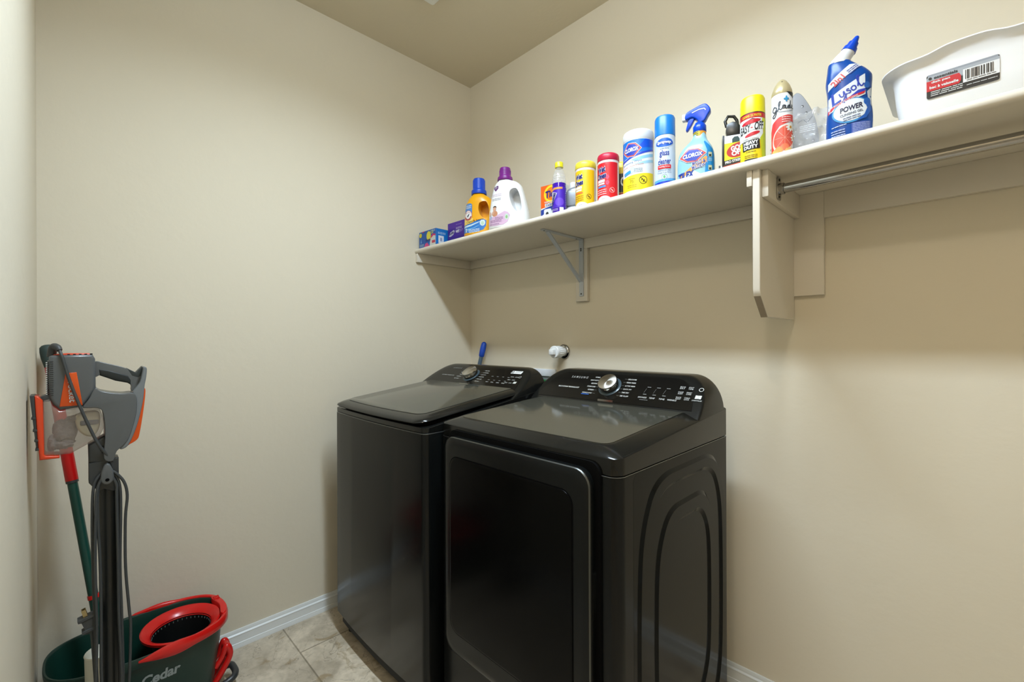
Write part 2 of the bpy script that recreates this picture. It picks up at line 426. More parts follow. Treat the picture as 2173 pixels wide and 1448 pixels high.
# ================================================================== WALL FITTINGS
t = thing('capped_wall_pipe', 'white square-headed pipe plug with chrome collar on the back wall', 'pipe', (0.716, 0, 1.194))
g = G(CH); g.lathe([(0.036, 0.0), (0.036, 0.004), (0.033, 0.009), (0.026, 0.012), (0.020, 0.012)], seg=40); o = g.build('wall_collar', t, local=True); o.rotation_euler = (R(90), 0, 0)
PV = M('white_pvc', (226, 228, 228), 0.35)
g = G(PV); g.lathe([(0.022, 0.008), (0.022, 0.03), (0.027, 0.032), (0.027, 0.062), (0.0255, 0.066), (0.029, 0.066), (0.029, 0.078), (0.027, 0.080), (0, 0.080)], seg=40)
for k in range(20):
    a = 2 * math.pi * k / 20; x, y = 0.0272 * math.cos(a), 0.0272 * math.sin(a)
    g.tube([(x, y, 0.035), (x, y, 0.062)], 0.0013, 6)
o = g.build('pipe_cap', t, local=True); o.rotation_euler = (R(90), 0, 0)
g = G(PV); g.box(-0.013, 0.013, -0.013, 0.013, 0.079, 0.102, 0.003); o2 = g.build('square_head', o, local=True)

t = thing('washer_outlet_box', 'white recessed plumbing box on the wall behind the two machines', 'plumbing box', (0.57, 0, 0.98))
WP = M('white_box_plastic', (222, 226, 232), 0.4)
g = G(WP)
g.box(0.45, 0.668, -0.010, -0.0005, 1.068, 1.104, 0.002); g.box(0.45, 0.668, -0.010, -0.0005, 0.88, 0.905, 0.002)
g.box(0.45, 0.475, -0.010, -0.0005, 0.90, 1.07, 0.002); g.box(0.632, 0.668, -0.010, -0.0005, 0.90, 1.07, 0.002); g.build('box_frame', t)
g = G(M('grey_box_recess', (120, 128, 134), 0.6)); g.box(0.474, 0.633, -0.0035, -0.0006, 0.904, 1.069); g.build('recess_back', t)
g = G(C(30, 120, 60)); g.box(0.585, 0.612, -0.050, -0.012, 1.025, 1.052, 0.004); g.tube([(0.598, -0.030, 1.03), (0.598, -0.030, 0.98)], 0.011, 14, mat=CH); g.tube([(0.598, -0.0036, 0.99), (0.598, -0.04, 0.99)], 0.010, 14, mat=CH); g.build('water_valve', t)

t = thing('broom', 'broom with blue grip leaning in the corner behind the washing machine', 'broom', (0.06, -0.25, 0))
g = G(M('grey_blue_pole', (74, 92, 108), 0.35, metal=0.2)); a = Vector((0.1545, -0.031, 1.230)); b_ = Vector((0.030, -0.262, 0.09)); D = (b_ - a).normalized()
g.tube([a + D * 0.05, b_], 0.0115, 16); g.build('pole', t)
g = G(M('blue_rubber_grip', (0, 66, 172), 0.45)); g.tube([a - D * 0.012, a - D * 0.009, a - D * 0.002, a + D * 0.02, a + D * 0.04, a + D * 0.072, a + D * 0.076], [0.004, 0.010, 0.0145, 0.0165, 0.0165, 0.0145, 0.012], 20)
for k in range(6): g.tube([a + D * (0.036 + 0.006 * k), a + D * (0.0385 + 0.006 * k)], 0.0167, 18)
g.build('grip', t)
g = G(M('grey_blue_head', (60, 74, 90), 0.5)); g.box(0.018, 0.165, -0.272, -0.238, 0.07, 0.11, 0.01); hd = g.build('brush_head', t)
g = G(M('blue_bristle', (40, 60, 110), 0.8)); 
for i in range(14):
    for j in range(4): g.tube([(0.03 + 0.0095 * i, -0.268 + 0.0085 * j, 0.075), (0.028 + 0.0097 * i, -0.270 + 0.0097 * j, 0.002)], 0.0025, 5)
g.build('bristles', hd)

# ================================================================== LAUNDRY MACHINES
BS = M('black_stainless', (11, 13, 13), 0.24, spec=0.26, var=0.05, vscale=3)
BSS = M('black_side_enamel', (11, 13, 13), 0.12, spec=0.14)
BP_ = M('black_gloss_plastic', (18, 19, 18), 0.17, spec=0.40)
GL = M('black_glass', (4, 4, 4), 0.2, spec=0.12)
LIDG = M('smoked_lid_glass', (66, 65, 57), 0.09, spec=0.6)
PANEL = M('black_control_glass', (10, 10, 10), 0.12, spec=0.35)
GAP_SHADE = M('gap_shade_black', (3, 3, 3), 0.8, spec=0.1)  # flat black standing in for shade in gaps, slots and holes
RUB = M('black_rubber', (20, 20, 20), 0.7)
PR = C(205, 205, 200); PRD = C(120, 120, 116); PRB = C(40, 92, 176)
KN = M('brushed_steel', (196, 192, 184), 0.28, metal=1.0, aniso=0.85)
KR = M('polished_steel', (190, 190, 186), 0.1, metal=1.0)

def section(x0, x1, yf, yb, r, bulge, n=6, nb=14):
    p = []
    for k in range(n + 1):
        a = R(180 + 90 * k / n); p.append((x0 + r + r * math.cos(a), yf + r + r * math.sin(a)))
    for k in range(1, nb):
        t = k / nb; x = x0 + r + (x1 - x0 - 2 * r) * t; p.append((x, yf - bulge * (1 - (2 * t - 1) ** 2)))
    for k in range(n + 1):
        a = R(270 + 90 * k / n); p.append((x1 - r + r * math.cos(a), yf + r + r * math.sin(a)))
    p += [(x1, yb), (x0, yb)]
    return p
def inset(sec, d, dyf=None):
    # shrink a section towards its middle
    x0 = min(p[0] for p in sec); x1 = max(p[0] for p in sec); y0 = min(p[1] for p in sec); y1 = max(p[1] for p in sec)
    dyf = d if dyf is None else dyf
    out = []
    for x, y in sec:
        tx = (x - x0) / (x1 - x0); ty = (y - y0) / (y1 - y0)
        out.append((x0 + d + tx * (x1 - x0 - 2 * d), y0 + dyf + ty * (y1 - y0 - dyf)))
    return out
def console(root, x0, x1, yb, zbase, ztop, y_at, rx, rz, n=2.3):
    # y_at(z): front face; outline in XZ with rounded shoulders
    def outline(sh, dz):
        a, b = x0 + sh, x1 - sh; zt = ztop - dz; p = [(a, zbase)]
        for k in range(13):
            q = R(90 * k / 12); p.append((a + rx - rx * math.cos(q) ** (2 / n), zt - rz + rz * math.sin(q) ** (2 / n)))
        for k in range(1, 8): p.append((a + rx + (b - a - 2 * rx) * k / 8, zt))
        for k in range(13):
            q = R(90 - 90 * k / 12); p.append((b - rx + rx * math.cos(q) ** (2 / n), zt - rz + rz * math.sin(q) ** (2 / n)))
        p.append((b, zbase)); return p
    g = G(BP_); rings = []
    for sh, dz, dy in ((0.010, 0.010, 0.0), (0.004, 0.0045, 0.0012), (0.0012, 0.0012, 0.005), (0, 0, 0.011)):
        rings.append([(x, y_at(z) + dy, z) for x, z in outline(sh, dz)])
    rings.append([(x, yb - 0.012, z) for x, z in outline(0, 0)]); rings.append([(x, yb, z) for x, z in outline(0.01, 0.01)])
    g.loft(rings); body = g.build('console_housing', root, angle=32)
    return body, outline
def knob(body, x, y, z, tilt, root, r=0.0355):
    g = G(M('dial_bezel', (58, 72, 80), 0.25)); g.lathe([(0.030, 0), (r + 0.0075, 0), (r + 0.0075, 0.0015), (r + 0.005, 0.003), (0.030, 0.003)], seg=56)
    bz = g.build('dial_ring', root, local=True); bz.location = Vector((x, y, z)) - root.location; bz.rotation_euler = (R(tilt), 0, 0)
    g = G(RUB); g.lathe([(r * 0.9, 0.002), (r * 0.9, 0.008)], seg=48); g.build('dial_shaft', bz, local=True)
    g = G(KR); g.lathe([(r * 0.93, 0.008), (r, 0.009), (r, 0.026), (r * 0.985, 0.028)], seg=56, cap=True); kb = g.build('dial_rim', bz, local=True)
    g = G(KN); g.lathe([(r * 0.985, 0.0280), (r * 0.95, 0.0287), (0.0, 0.0287)], seg=64); fc = g.build('dial_knob', bz, local=True)
    return bz
def machine_print(g, root, name, org, tilt, art, eps=0.0002):
    c, s_ = math.cos(R(tilt)), math.sin(R(tilt))
    art.emit(g, planemap(org, (1, 0, 0), (0, math.sin(R(90 - tilt)) * 0 + c, s_), eps)); return g.build(name, root, smooth=False)

# ---- washer
WX0, WX1 = 0.181, 0.868
t = washer = thing('washing_machine', 'black top-loading washing machine standing nearest the left wall', 'washing machine', (0.525, -0.56, 0))
sec = section(WX0, WX1, -0.908, -0.296, 0.022, 0.012)
g = G(BS); g.loft([[(x, y, z) for x, y in inset(sec, d)] for d, z in ((0.002, 0.088), (0, 0.092), (0, 0.944), (0.002, 0.9475))]); g.build('cabinet', t, angle=30)
EDGE = M('steel_edge_glint', (150, 152, 150), 0.3, metal=1.0)
g = G(EDGE); g.loft([[(x, y, z) for x, y in inset(sec, d)] for d, z in ((-0.0003, 0.9445), (-0.0003, 0.9458), (0.003, 0.9478))], cap0=False, cap1=False); g.build('seam_glint_trim', t)  # pale steel strip added to draw the highlight on the rounded cabinet edge
g = G(RUB); g.loft([[(x, y, z) for x, y in inset(sec, 0.016)] for z in (0.045, 0.09)]); g.build('plinth', t)
for x in (0.23, 0.82):
    for y in (-0.85, -0.35):
        g = G(RUB); g.lathe([(0.022, 0.0), (0.022, 0.012), (0.012, 0.016), (0.012, 0.05)], c=(x, y), seg=20); g.build('levelling_foot', t)
def ztopw(y): return 0.967 + max(0, (y + 0.88)) * 0.148
g = G(BP_); sc2 = inset(sec, 0.001)
g.loft([[(x, y, 0.9495) for x, y in sc2], [(x, y, ztopw(y) - 0.002) for x, y in sc2], [(x, y, ztopw(y)) for x, y in inset(sec, 0.004)], [(x, y, ztopw(y) + 0.0005) for x, y in inset(sec, 0.03)]])
g.build('top_cover', t, angle=30)
g = G(GAP_SHADE); sc3 = inset(section(WX0, WX1, -0.908, -0.40, 0.05, 0.008), 0.022)
g.loft([[(x, y, ztopw(y) - 0.002) for x, y in sc3], [(x, y, ztopw(y) + 0.014) for x, y in sc3]]); g.build('lid_gap_shade', t)  # black filler that paints in the shade of the gap under the lid
def zl(y): return 0.991 + (y + 0.915) * 0.128
LSEC = section(0.198, 0.858, -0.922, -0.452, 0.045, 0.010, n=8)
g = G(BP_)
g.loft([[(x, y, zl(y) + dz) for x, y in inset(LSEC, d)] for d, dz in ((0.020, -0.021), (0.006, -0.016), (0.0, -0.010), (0.0015, -0.006), (0.012, -0.001), (0.028, 0.003), (0.042, 0.0048))])
lid = g.build('lid', t, angle=50)
gs = inset(LSEC, 0.038, 0.040); gs = [(x - 0.012 * (x - 0.2) / 0.65, min(y, -0.455)) for x, y in gs]
g = G(LIDG); g.loft([[(x, y, zl(y) + 0.0035) for x, y in gs], [(x, y, zl(y) + 0.0064) for x, y in gs], [(x, y, zl(y) + 0.0070) for x, y in inset(gs, 0.002)]]); g.build('lid_glass', lid)
SLW = 1.55
def yw(z): return -0.462 + (z - 1.052) * SLW
body, ol = console(t, WX0 + 0.003, WX1 - 0.002, -0.297, 0.985, 1.1335, yw, 0.105, 0.105)
tiltw = math.degrees(math.atan(1 / SLW))
g = G(PANEL); pl = [(x, z) for x, z in ol(0.030, 0.012) if True]
pl = [(x, max(z, 1.046)) for x, z in pl]
g.add([(x, yw(z) - 0.0008, z + 0.0005) for x, z in pl], [tuple(range(len(pl)))]); gp_ = g
def wp(x, z): return (x, yw(z) - 0.0016, z + 0.001)
cz = 1.090; kx = 0.495
knob(body, kx, yw(1.0895) - 0.001, 1.0895, tiltw, t)
def dial_words(a, left, right, gap, pitch, h, wid):
    for k, s_ in enumerate(left):
        v = pitch * (len(left) - 1) / 2 - pitch * k; w = wid * len(s_); a.text(s_, -gap - w / 2, v, w, h, PR, 1, bold=0.01); a.rect(-gap + 0.008, v, 0.010, 0.0008, PRD, 1)
    for k, s_ in enumerate(right):
        v = pitch * (len(right) - 1) / 2 - pitch * k; w = wid * len(s_); a.text(s_, gap + w / 2, v, w, h, PR, 1, bold=0.01); a.rect(gap - 0.008, v, 0.010, 0.0008, PRD, 1)
a = Art()
a.text('S A M S U N G', -0.150, 0.046, 0.066, 0.0095, PRD, 1, bold=0.015)
a.text('ACTIVE WASH 5.2', -0.165, -0.012, 0.095, 0.0055, PR, 1)
dial_words(a, ['NORMAL', 'DEEP WASH', 'BEDDING', 'WATERPROOF', 'SELF CLEAN'], ['DELICATES', 'ACTIVE WEAR', 'QUICK WASH', 'RINSE+SPIN', 'PERM PRESS', 'SPIN ONLY'], 0.062, 0.0155, 0.0048, 0.0032)
for k in range(4):
    for j in range(2): a.rect(0.142 + 0.034 * k, 0.004 - 0.026 * j, 0.012, 0.003, PRD, 1)
    a.text(['TEMP', 'SOIL', 'SPIN', 'RINSE'][k], 0.142 + 0.034 * k, -0.036, 0.017, 0.0048, PR, 1)
for k in range(2):
    for j in range(3): a.text(['EXTRA', 'DELAY', 'CHILD', 'SOUND', 'SOAK', 'LOCK'][k * 3 + j], 0.262 + 0.026 * k - 0.003 * j, 0.010 - 0.020 * j, 0.018, 0.005, PR, 1)
a.ring(0.305, 0.012, 0.0065, 0.0065, 0.0014, PR, 1)
a.poly([(0.297, -0.032), (0.301, -0.032), (0.308, -0.025), (0.308, -0.032), (0.313, -0.032), (0.313, -0.020), (0.309, -0.020), (0.302, -0.027), (0.302, -0.020), (0.297, -0.020)], PR, 1)
a.rect(0.262, 0.042, 0.062, 0.019, C(225, 225, 222), 1); a.rect(0.239, 0.042, 0.013, 0.013, BLACK, 2); a.rect(0.239, 0.042, 0.006, 0.006, C(225, 225, 222), 3)
a.fine(0.270, 0.048, 0.036, 3, 0.005, C(150, 150, 150), 2)
machine_print(gp_, t, 'control_panel', wp(kx, 1.0895), tiltw, a)
g = G(KR); g.extrude(rrect(0.062, 0.010, 0.003, 3, kx + 0.012, 1.0535), 'y', yw(1.054) - 0.004, yw(1.054) + 0.004); g.build('lid_sensor', t)

# ---- dryer
DX0, DX1 = 0.872, 1.553
t = thing('clothes_dryer', 'black front-loading clothes dryer, the nearer machine with a square door', 'dryer', (1.21, -0.53, 0))
sec = section(DX0, DX1, -0.852, -0.213, 0.030, 0.004)
g = G(BS); g.loft([[(x, y, z) for x, y in inset(sec, d)] for d, z in ((0.002, 0.040), (0, 0.043), (0, 0.937), (0.002, 0.9395))]); cabd = g.build('cabinet', t, angle=30)
g = G(EDGE); g.loft([[(x, y, z) for x, y in inset(sec, d)] for d, z in ((-0.0003, 0.9378), (-0.0003, 0.9390), (0.003, 0.9402))], cap0=False, cap1=False); g.build('seam_glint_trim', t)  # same pale strip, drawn in as the highlight along the dryer seam
for x in (0.93, 1.49):
    for y in (-0.79, -0.27):
        g = G(RUB); g.lathe([(0.022, 0.0), (0.022, 0.012), (0.012, 0.016), (0.012, 0.045)], c=(x, y), seg=20); g.build('levelling_foot', t)
# embossed side
def arch(yc, zt, zb, hw_t, hw_m, x, it=3):
    # closed loop with a short flat top, splayed shoulders and upright sides, mirrored at the bottom
    zm = (zt + zb) / 2; hh = (zt - zb) / 2; d = 0.115 * hh / 0.41
    q = [(-hw_t, hh), (0, hh), (hw_t, hh), (hw_t + (hw_m - hw_t) * 0.80, hh - d * 0.9), (hw_m, hh - 2.1 * d)]
    p = q + [(u, -v) for u, v in reversed(q[2:])] + [(0, -hh)] + [(-u, -v) for u, v in q[2:]] + [(-u, v) for u, v in reversed(q[3:])]
    for _ in range(it):
        o = []
        for i in range(len(p)):
            (a0, b0), (a1, b1) = p[i], p[(i + 1) % len(p)]
            o += [(a0 * 0.75 + a1 * 0.25, b0 * 0.75 + b1 * 0.25), (a0 * 0.25 + a1 * 0.75, b0 * 0.25 + b1 * 0.75)]
        p = o
    return [(x, yc + u, zm + v) for u, v in p]
xs = DX1 + 0.0006
L0 = arch(-0.503, 0.912, 0.078, 0.185, 0.270, xs)
loops = [L0]
for zt, dx in ((0.902, 0.006), (0.878, 0.006), (0.868, 0.0), (0.815, 0.0), (0.805, 0.006), (0.772, 0.006), (0.762, 0.0)):
    o_ = 0.912 - zt; loops.append(arch(-0.503, zt, 0.99 - zt, 0.185 - o_ * 0.72, 0.270 - o_ * 0.86, xs + dx))
g = G(BSS); g.keep = True
nL = len(L0); per = []
for (x, y, z) in L0:
    dy, dz = y + 0.503, z - 0.495
    s_ = min(0.285 / max(abs(dy), 1e-6), 0.44 / max(abs(dz), 1e-6)); per.append((xs - 0.0004, -0.503 + dy * s_, 0.495 + dz * s_))
allr = [per] + loops
g.loft(allr, cap0=False, cap1=True); sp = g.build('side_panel', t, angle=10)
# top
def ztd(y): return 1.001 + (y + 0.81) * 0.073
g = G(BP_)
rings = [[(x, y, 0.942) for x, y in inset(sec, 0.0005)], [(x, y, 0.944) for x, y in sec], [(x, y, ztd(y) - 0.018) for x, y in sec], [(x, y, ztd(y) - 0.0145) for x, y in inset(sec, 0.003)],
         [(x, y, ztd(y) - 0.002) for x, y in inset(sec, 0.046, 0.034)], [(x, y, ztd(y)) for x, y in inset(sec, 0.051, 0.039)], [(x, y, ztd(y) - 0.001) for x, y in inset(sec, 0.056, 0.043)]]
g.loft(rings); g.build('top_cover', t, angle=35)
gs = [(x, min(y, -0.392)) for x, y in inset(sec, 0.056, 0.044)]
g = G(LIDG); g.loft([[(x, y, ztd(y) - 0.002) for x, y in gs], [(x, y, ztd(y) + 0.0002) for x, y in gs]]); g.build('top_glass', t)
SLD = 1.08
def yd(z): return -0.405 + (z - 1.030) * SLD
body, ol = console(t, DX0 + 0.001, DX1 - 0.001, -0.214, 0.984, 1.136, yd, 0.100, 0.125, 2.2)
tiltd = math.degrees(math.atan(1 / SLD))
pl = [(x, max(z, 1.036)) for x, z in ol(0.028, 0.012)]
g = G(PANEL); g.add([(x, yd(z) - 0.0009, z + 0.0006) for x, z in pl], [tuple(range(len(pl)))]); gp_ = g
kx = 1.204; kz = 1.0835
knob(body, kx, yd(kz) - 0.001, kz, tiltd, t)
a = Art()
a.text('S A M S U N G', -0.150, 0.034, 0.076, 0.0105, C(150, 150, 146), 1, bold=0.015)
a.text('MULTI-STEAM TECHNOLOGY', -0.175, -0.018, 0.098, 0.0062, PR, 1, bold=0.02)
dial_words(a, ['NORMAL', 'HEAVY DUTY', 'BEDDING', 'STEAM CARE', 'REFRESH', 'WRINKLE AWAY'], ['DELICATES', 'PERM PRESS', 'ACTIVE WEAR', 'QUICK DRY', 'TIME DRY', 'AIR FLUFF'], 0.058, 0.0155, 0.0056, 0.0036)
a.rect(-0.085, -0.046, 0.034, 0.003, PRB, 1)
for k in range(3):
    a.rect(0.150 + 0.034 * k, 0.010, 0.013, 0.0025, PRD, 1); a.rect(0.145 + 0.034 * k, -0.022, 0.012, 0.0025, PRD, 1)
    a.line([(0.143 + 0.034 * k, 0.004), (0.139 + 0.034 * k, -0.016)], 0.0006, PRD, 1)
for k, s_ in enumerate(['DRYNESS', 'TEMP', 'TIME', 'WRINKLE']): a.text(s_, 0.142 + 0.034 * k, -0.036, 0.006 + 0.0035 * len(s_), 0.006, PR, 1)
a.fine(0.150, -0.046, 0.030, 1, 0.004, PRD, 1)
for k in range(2):
    for j in range(3):
        s1, s2 = [('ECO', 'DRY'), ('DAMP', 'ALERT'), ('RACK', 'LIGHT'), ('ADJUST', 'TIME'), ('SMART', 'CARE'), ('CHILD', 'LOCK')][k * 3 + j]
        a.text(s1, 0.262 + 0.027 * k, 0.022 - 0.022 * j, 0.017, 0.0048, PR, 1); a.text(s2, 0.262 + 0.027 * k, 0.0155 - 0.022 * j, 0.016, 0.0048, PR, 1)
a.ring(0.322, 0.016, 0.0075, 0.0075, 0.0016, PR, 1)
a.poly([(0.312, -0.022), (0.317, -0.022), (0.325, -0.014), (0.325, -0.022), (0.331, -0.022), (0.331, -0.008), (0.326, -0.008), (0.318, -0.016), (0.318, -0.008), (0.312, -0.008)], PR, 1)
a.text('START/PAUSE', 0.321, -0.029, 0.030, 0.0045, PR, 1)
machine_print(gp_, t, 'control_panel', (kx, yd(kz) - 0.0018, kz + 0.0012), tiltd, a)
g = G(KR); g.extrude(rrect(0.062, 0.010, 0.003, 3, kx + 0.012, 1.0385), 'y', yd(1.040) - 0.0045, yd(1.040) + 0.004); g.build('panel_sensor', t)
# front
g = G(GAP_SHADE); g.extrude(rrect(0.575, 0.672, 0.03, 5, 1.2215, 0.632), 'y', -0.8595, -0.852); g.build('door_gap_shade', t)  # black slab in place of the shaded gap around the door
g = G(BS)
def xz(ring, y): return [(x, y, z) for x, z in ring]
O = lambda d: rrect(0.553 - 2 * d, 0.663 - 2 * d, 0.042 - d * 0.5, 7, 1.2205, 0.6215)
g.loft([xz(O(0.002), -0.861), xz(O(0), -0.863), xz(O(0), -0.880), xz(O(0.0015), -0.884), xz(O(0.005), -0.886), xz(O(0.022), -0.8875)])
door = g.build('door', t, angle=30)
g = G(M('dark_steel_glint', (92, 94, 92), 0.35, metal=1.0)); g.loft([xz(O(-0.0003), -0.8806), xz(O(0.0004), -0.8830), xz(O(0.0018), -0.8846)], cap0=False, cap1=False); g.build('door_edge_glint', door)  # thin metal ring added as the highlight running along the door edge
Wn = lambda d: rrect(0.474 - 2 * d, 0.536 - 2 * d, 0.036 - d * 0.5, 7, 1.214, 0.627)
g = G(GL); g.loft([xz(Wn(0.0), -0.8872), xz(Wn(0.0006), -0.8890), xz(Wn(0.003), -0.8897), xz(Wn(0.006), -0.8898)]); g.build('door_window', door, angle=30)
g = G(GAP_SHADE); V = []
ro, ri = Wn(-0.0025), Wn(0.0); g.loft([xz(ro, -0.8880), xz(ri, -0.8880)], cap0=False, cap1=False); g.build('window_groove_shade', door)  # flat black ring painted as groove shade around the window
g = G(BP_); g.extrude(rrect(0.012, 0.11, 0.005, 3, 1.4935, 0.66), 'y', -0.872, -0.858); g.build('door_handle', door)

# ================================================================== THINGS ON THE SHELF (local frame: front = -Y, base at z = 0)
ALB[0] = 0.74
MATS.clear()
WHITE = C(240, 240, 240); BLACK = C(14, 14, 14); NAVY = C(22, 26, 110)
CH = M('chrome_trim', (205, 205, 205), 0.12, metal=1.0)
def item(name, label, cat, x, y, rz=0): return thing(name, label, cat, (x, y, ST + 0.0003), rz)
def label_on(root, art, fn, base=None, name='label'):
    g = G(base or WHITE); art.emit(g, fn); return g.build(name, root, local=True, angle=60)

# softener sheet box
t = item('dryer_sheet_box', 'low blue carton of dryer sheets at the far left end of the shelf', 'box', 0.098, -0.332)
g = G(C(20, 118, 200)); g.box(-0.078, 0.078, -0.043, 0.043, 0, 0.086, 0.001, 1); g.build('carton', t, local=True)
a = Art(); B2 = C(10, 90, 180)
a.poly([(-0.078, 0), (-0.03, 0), (0.078, 0.055), (0.078, 0.086), (-0.078, 0.086)], B2, 0)
a.ell(-0.064, 0.068, 0.012, 0.012, C(240, 220, 40), 2)
a.poly([(-0.045, 0.086), (-0.02, 0.086), (-0.045, 0.078)], C(220, 40, 90), 2)
a.poly([(-0.066, 0.026), (-0.052, 0.026), (-0.058, 0.05)], C(120, 170, 230), 2)
a.ell(0.012, 0.056, 0.020, 0.024, C(240, 226, 70), 2); a.rect(0.040, 0.072, 0.026, 0.016, C(220, 226, 110), 2, 0.004)
a.text('Snuggle', 0.006, 0.034, 0.046, 0.017, NAVY, 4, bold=0.02, shear=0.2); a.text('80', 0.040, 0.072, 0.02, 0.012, C(20, 90, 170), 4, bold=0.02)
a.poly([(0.02, 0.0), (0.074, 0.0), (0.074, 0.056), (0.05, 0.062), (0.03, 0.045)], C(222, 224, 218), 2)
a.poly([(0.030, 0.046), (0.050, 0.062), (0.074, 0.056), (0.074, 0.048), (0.055, 0.052), (0.034, 0.04)], C(222, 20, 100), 3)
a.rect(0.056, 0.020, 0.03, 0.014, C(206, 60, 90), 3, 0.003); a.poly([(-0.03, 0), (0.02, 0), (0.0, 0.022), (-0.02, 0.018)], C(226, 70, 140), 3)
a.fine(-0.052, 0.018, 0.04, 3, 0.005, C(200, 225, 245), 3, 3); a.fine(0.056, 0.08, 0.03, 2, 0.005, C(180, 214, 245), 3, 4)
g = G(WHITE); a.emit(g, planemap((0, -0.043, 0), (1, 0, 0), (0, 0, 1)))
a = Art(); a.rect(-0.012, 0.03, 0.034, 0.04, C(226, 232, 240), 1); a.rect(-0.012, 0.03, 0.012, 0.018, C(150, 160, 190), 2); a.fine(-0.008, 0.066, 0.05, 2, 0.006, C(190, 220, 245), 1, 5)
a.emit(g, planemap((0.078, 0, 0), (0, 1, 0), (0, 0, 1))); g.build('carton_print', t, local=True)

# purple pad box
t = item('mop_pad_box', 'purple carton of floor mop pads between blue carton and yellow jug', 'box', 0.262, -0.255)
g = G(C(66, 18, 150)); g.box(-0.072, 0.072, -0.055, 0.055, 0, 0.114, 0.001, 1); g.build('carton', t, local=True)
a = Art(); a.rect(0, 0.02, 0.144, 0.04, C(52, 8, 140), 0); a.rect(0, 0.098, 0.144, 0.03, C(80, 30, 160), 0)
a.poly([(-0.062, 0.046), (-0.05, 0.066), (-0.02, 0.074), (-0.012, 0.066), (-0.024, 0.05), (-0.05, 0.042)], C(190, 186, 205), 1)
a.text('Swiffer', -0.038, 0.060, 0.042, 0.013, C(60, 40, 110), 3, bold=0.02, shear=0.2, rot=10)
a.text('WET', 0.012, 0.062, 0.032, 0.014, C(235, 235, 245), 3, bold=0.04); a.text('JET', 0.044, 0.062, 0.026, 0.014, C(190, 170, 230), 3)
a.fine(0.022, 0.082, 0.05, 2, 0.006, C(200, 180, 230), 2, 2); a.fine(0.022, 0.098, 0.05, 1, 0.006, C(150, 120, 200), 2, 2)
label_on(t, a, planemap((0, -0.055, 0), (1, 0, 0), (0, 0, 1)), name='carton_print')

# crumpled clear wrappers
FILM = M('clear_plastic_film', (246, 248, 250), 0.08, trans=0.0, alpha=0.34, spec=1.0, ior=1.45)
def wrapper(t, rx, ry, h, seed, n=1.0, amp=0.016, shape=None):
    g = G(FILM); rings = []; seg = 64
    for i in range(22):
        z = i / 21; rings.append([])
        for k in range(seg):
            th = 2 * math.pi * k / seg
            prof = shape(z, th) if shape else (1 - z * z * 0.75) ** 0.5
            x, y = rx * prof * math.sin(th), -ry * prof * math.cos(th)
            q = Vector((x * 28 + seed, y * 28, z * h * 28))
            d = noise.noise(q * 0.8) * amp * 1.2 + (0.5 - abs(noise.noise(q * 1.7))) * amp * 1.3 + (0.3 - abs(noise.noise(q * 3.9 + Vector((3, 1, 2))))) * amp * 0.7 - amp * 0.6
            rings[-1].append((x + d * math.sin(th), y - d * math.cos(th), max(0.0003, z * h + (d * 0.5 if 0 < i else 0))))
    g.loft(rings, cap0=False); return g
t = item('plastic_wrapper', 'small crumpled clear wrapper behind the purple carton', 'plastic bag', 0.245, -0.12)
wrapper(t, 0.085, 0.05, 0.142, 3.1).build('film', t, local=True, angle=25)
a = Art(); a.line([(-0.01, 0.125), (0.0, 0.13), (0.02, 0.128), (0.03, 0.131)], 0.002, C(60, 60, 60), 1); a.fine(0.02, 0.120, 0.05, 2, 0.005, C(140, 140, 140), 1, 9)
label_on(t, a, planemap((0.03, -0.056, 0), (1, 0, 0), (0, 0, 1)), name='film_print')

# ---- detergent jugs
def jug(t, spec, n, mat, pocket, bridge_name='bottle'):
    g = G(mat); bodyloft(g, spec, n, 5); o = g.build(bridge_name, t, local=True)
    cs = []
    for pts, y0, y1, bev in pocket:
        h = G(mat); h.extrude(pts, 'y', y1, y0, bev, 5); c = h.build('cut', None); c.matrix_world = t.matrix_world
        c.parent = t; cs.append(c)
    bpy.context.view_layer.update()
    boolean(o, cs); return o
def smooth_loop(pts, n=6):
    out = []; m = len(pts)
    for i in range(m):
        p0, p1, p2, p3 = [Vector(pts[(i + k - 1) % m]) for k in range(4)]
        for k in range(n):
            u = k / n; q = 0.5 * ((2 * p1) + (p2 - p0) * u + (2 * p0 - 5 * p1 + 4 * p2 - p3) * u * u + (3 * p1 - p0 - 3 * p2 + p3) * u ** 3); out.append((q.x, q.y))
    return out
YEL = M('yellow_jug_plastic', (250, 176, 10), 0.3)
t = item('laundry_detergent_jug', 'yellow laundry detergent jug with a blue cap', 'detergent jug', 0.458, -0.318, 34)
S1 = [(0.0, 0.0, 0.070, 0.044), (0.006, 0.0, 0.076, 0.050), (0.06, 0.002, 0.076, 0.050), (0.12, 0.003, 0.072, 0.049), (0.155, 0.003, 0.066, 0.047), (0.180, 0.002, 0.052, 0.042), (0.196, -0.002, 0.034, 0.032), (0.204, -0.004, 0.027, 0.027), (0.210, -0.004, 0.026, 0.026)]
hole = smooth_loop([(0.016, 0.155), (0.040, 0.158), (0.052, 0.135), (0.056, 0.105), (0.050, 0.082), (0.034, 0.078), (0.016, 0.092), (0.006, 0.120), (0.008, 0.145)])
jug(t, S1, 2.6, YEL, [(hole, -0.09, 0.014, 0.0)])
BLU = M('blue_cap_plastic', (0, 70, 195), 0.35)
g = G(BLU); g.lathe([(0.036, 0.202), (0.037, 0.205), (0.036, 0.220), (0.030, 0.226), (0.029, 0.228), (0.0285, 0.272), (0.0265, 0.277), (0, 0.277)], c=(-0.004, 0), seg=48)
for k in range(36):
    q = 2 * math.pi * k / 36; x, y = -0.004 + 0.0288 * math.cos(q), 0.0288 * math.sin(q); g.tube([(x, y, 0.230), (x, y, 0.270)], 0.0008, 5)
g.build('cap', t, local=True)
a = Art(0.008)
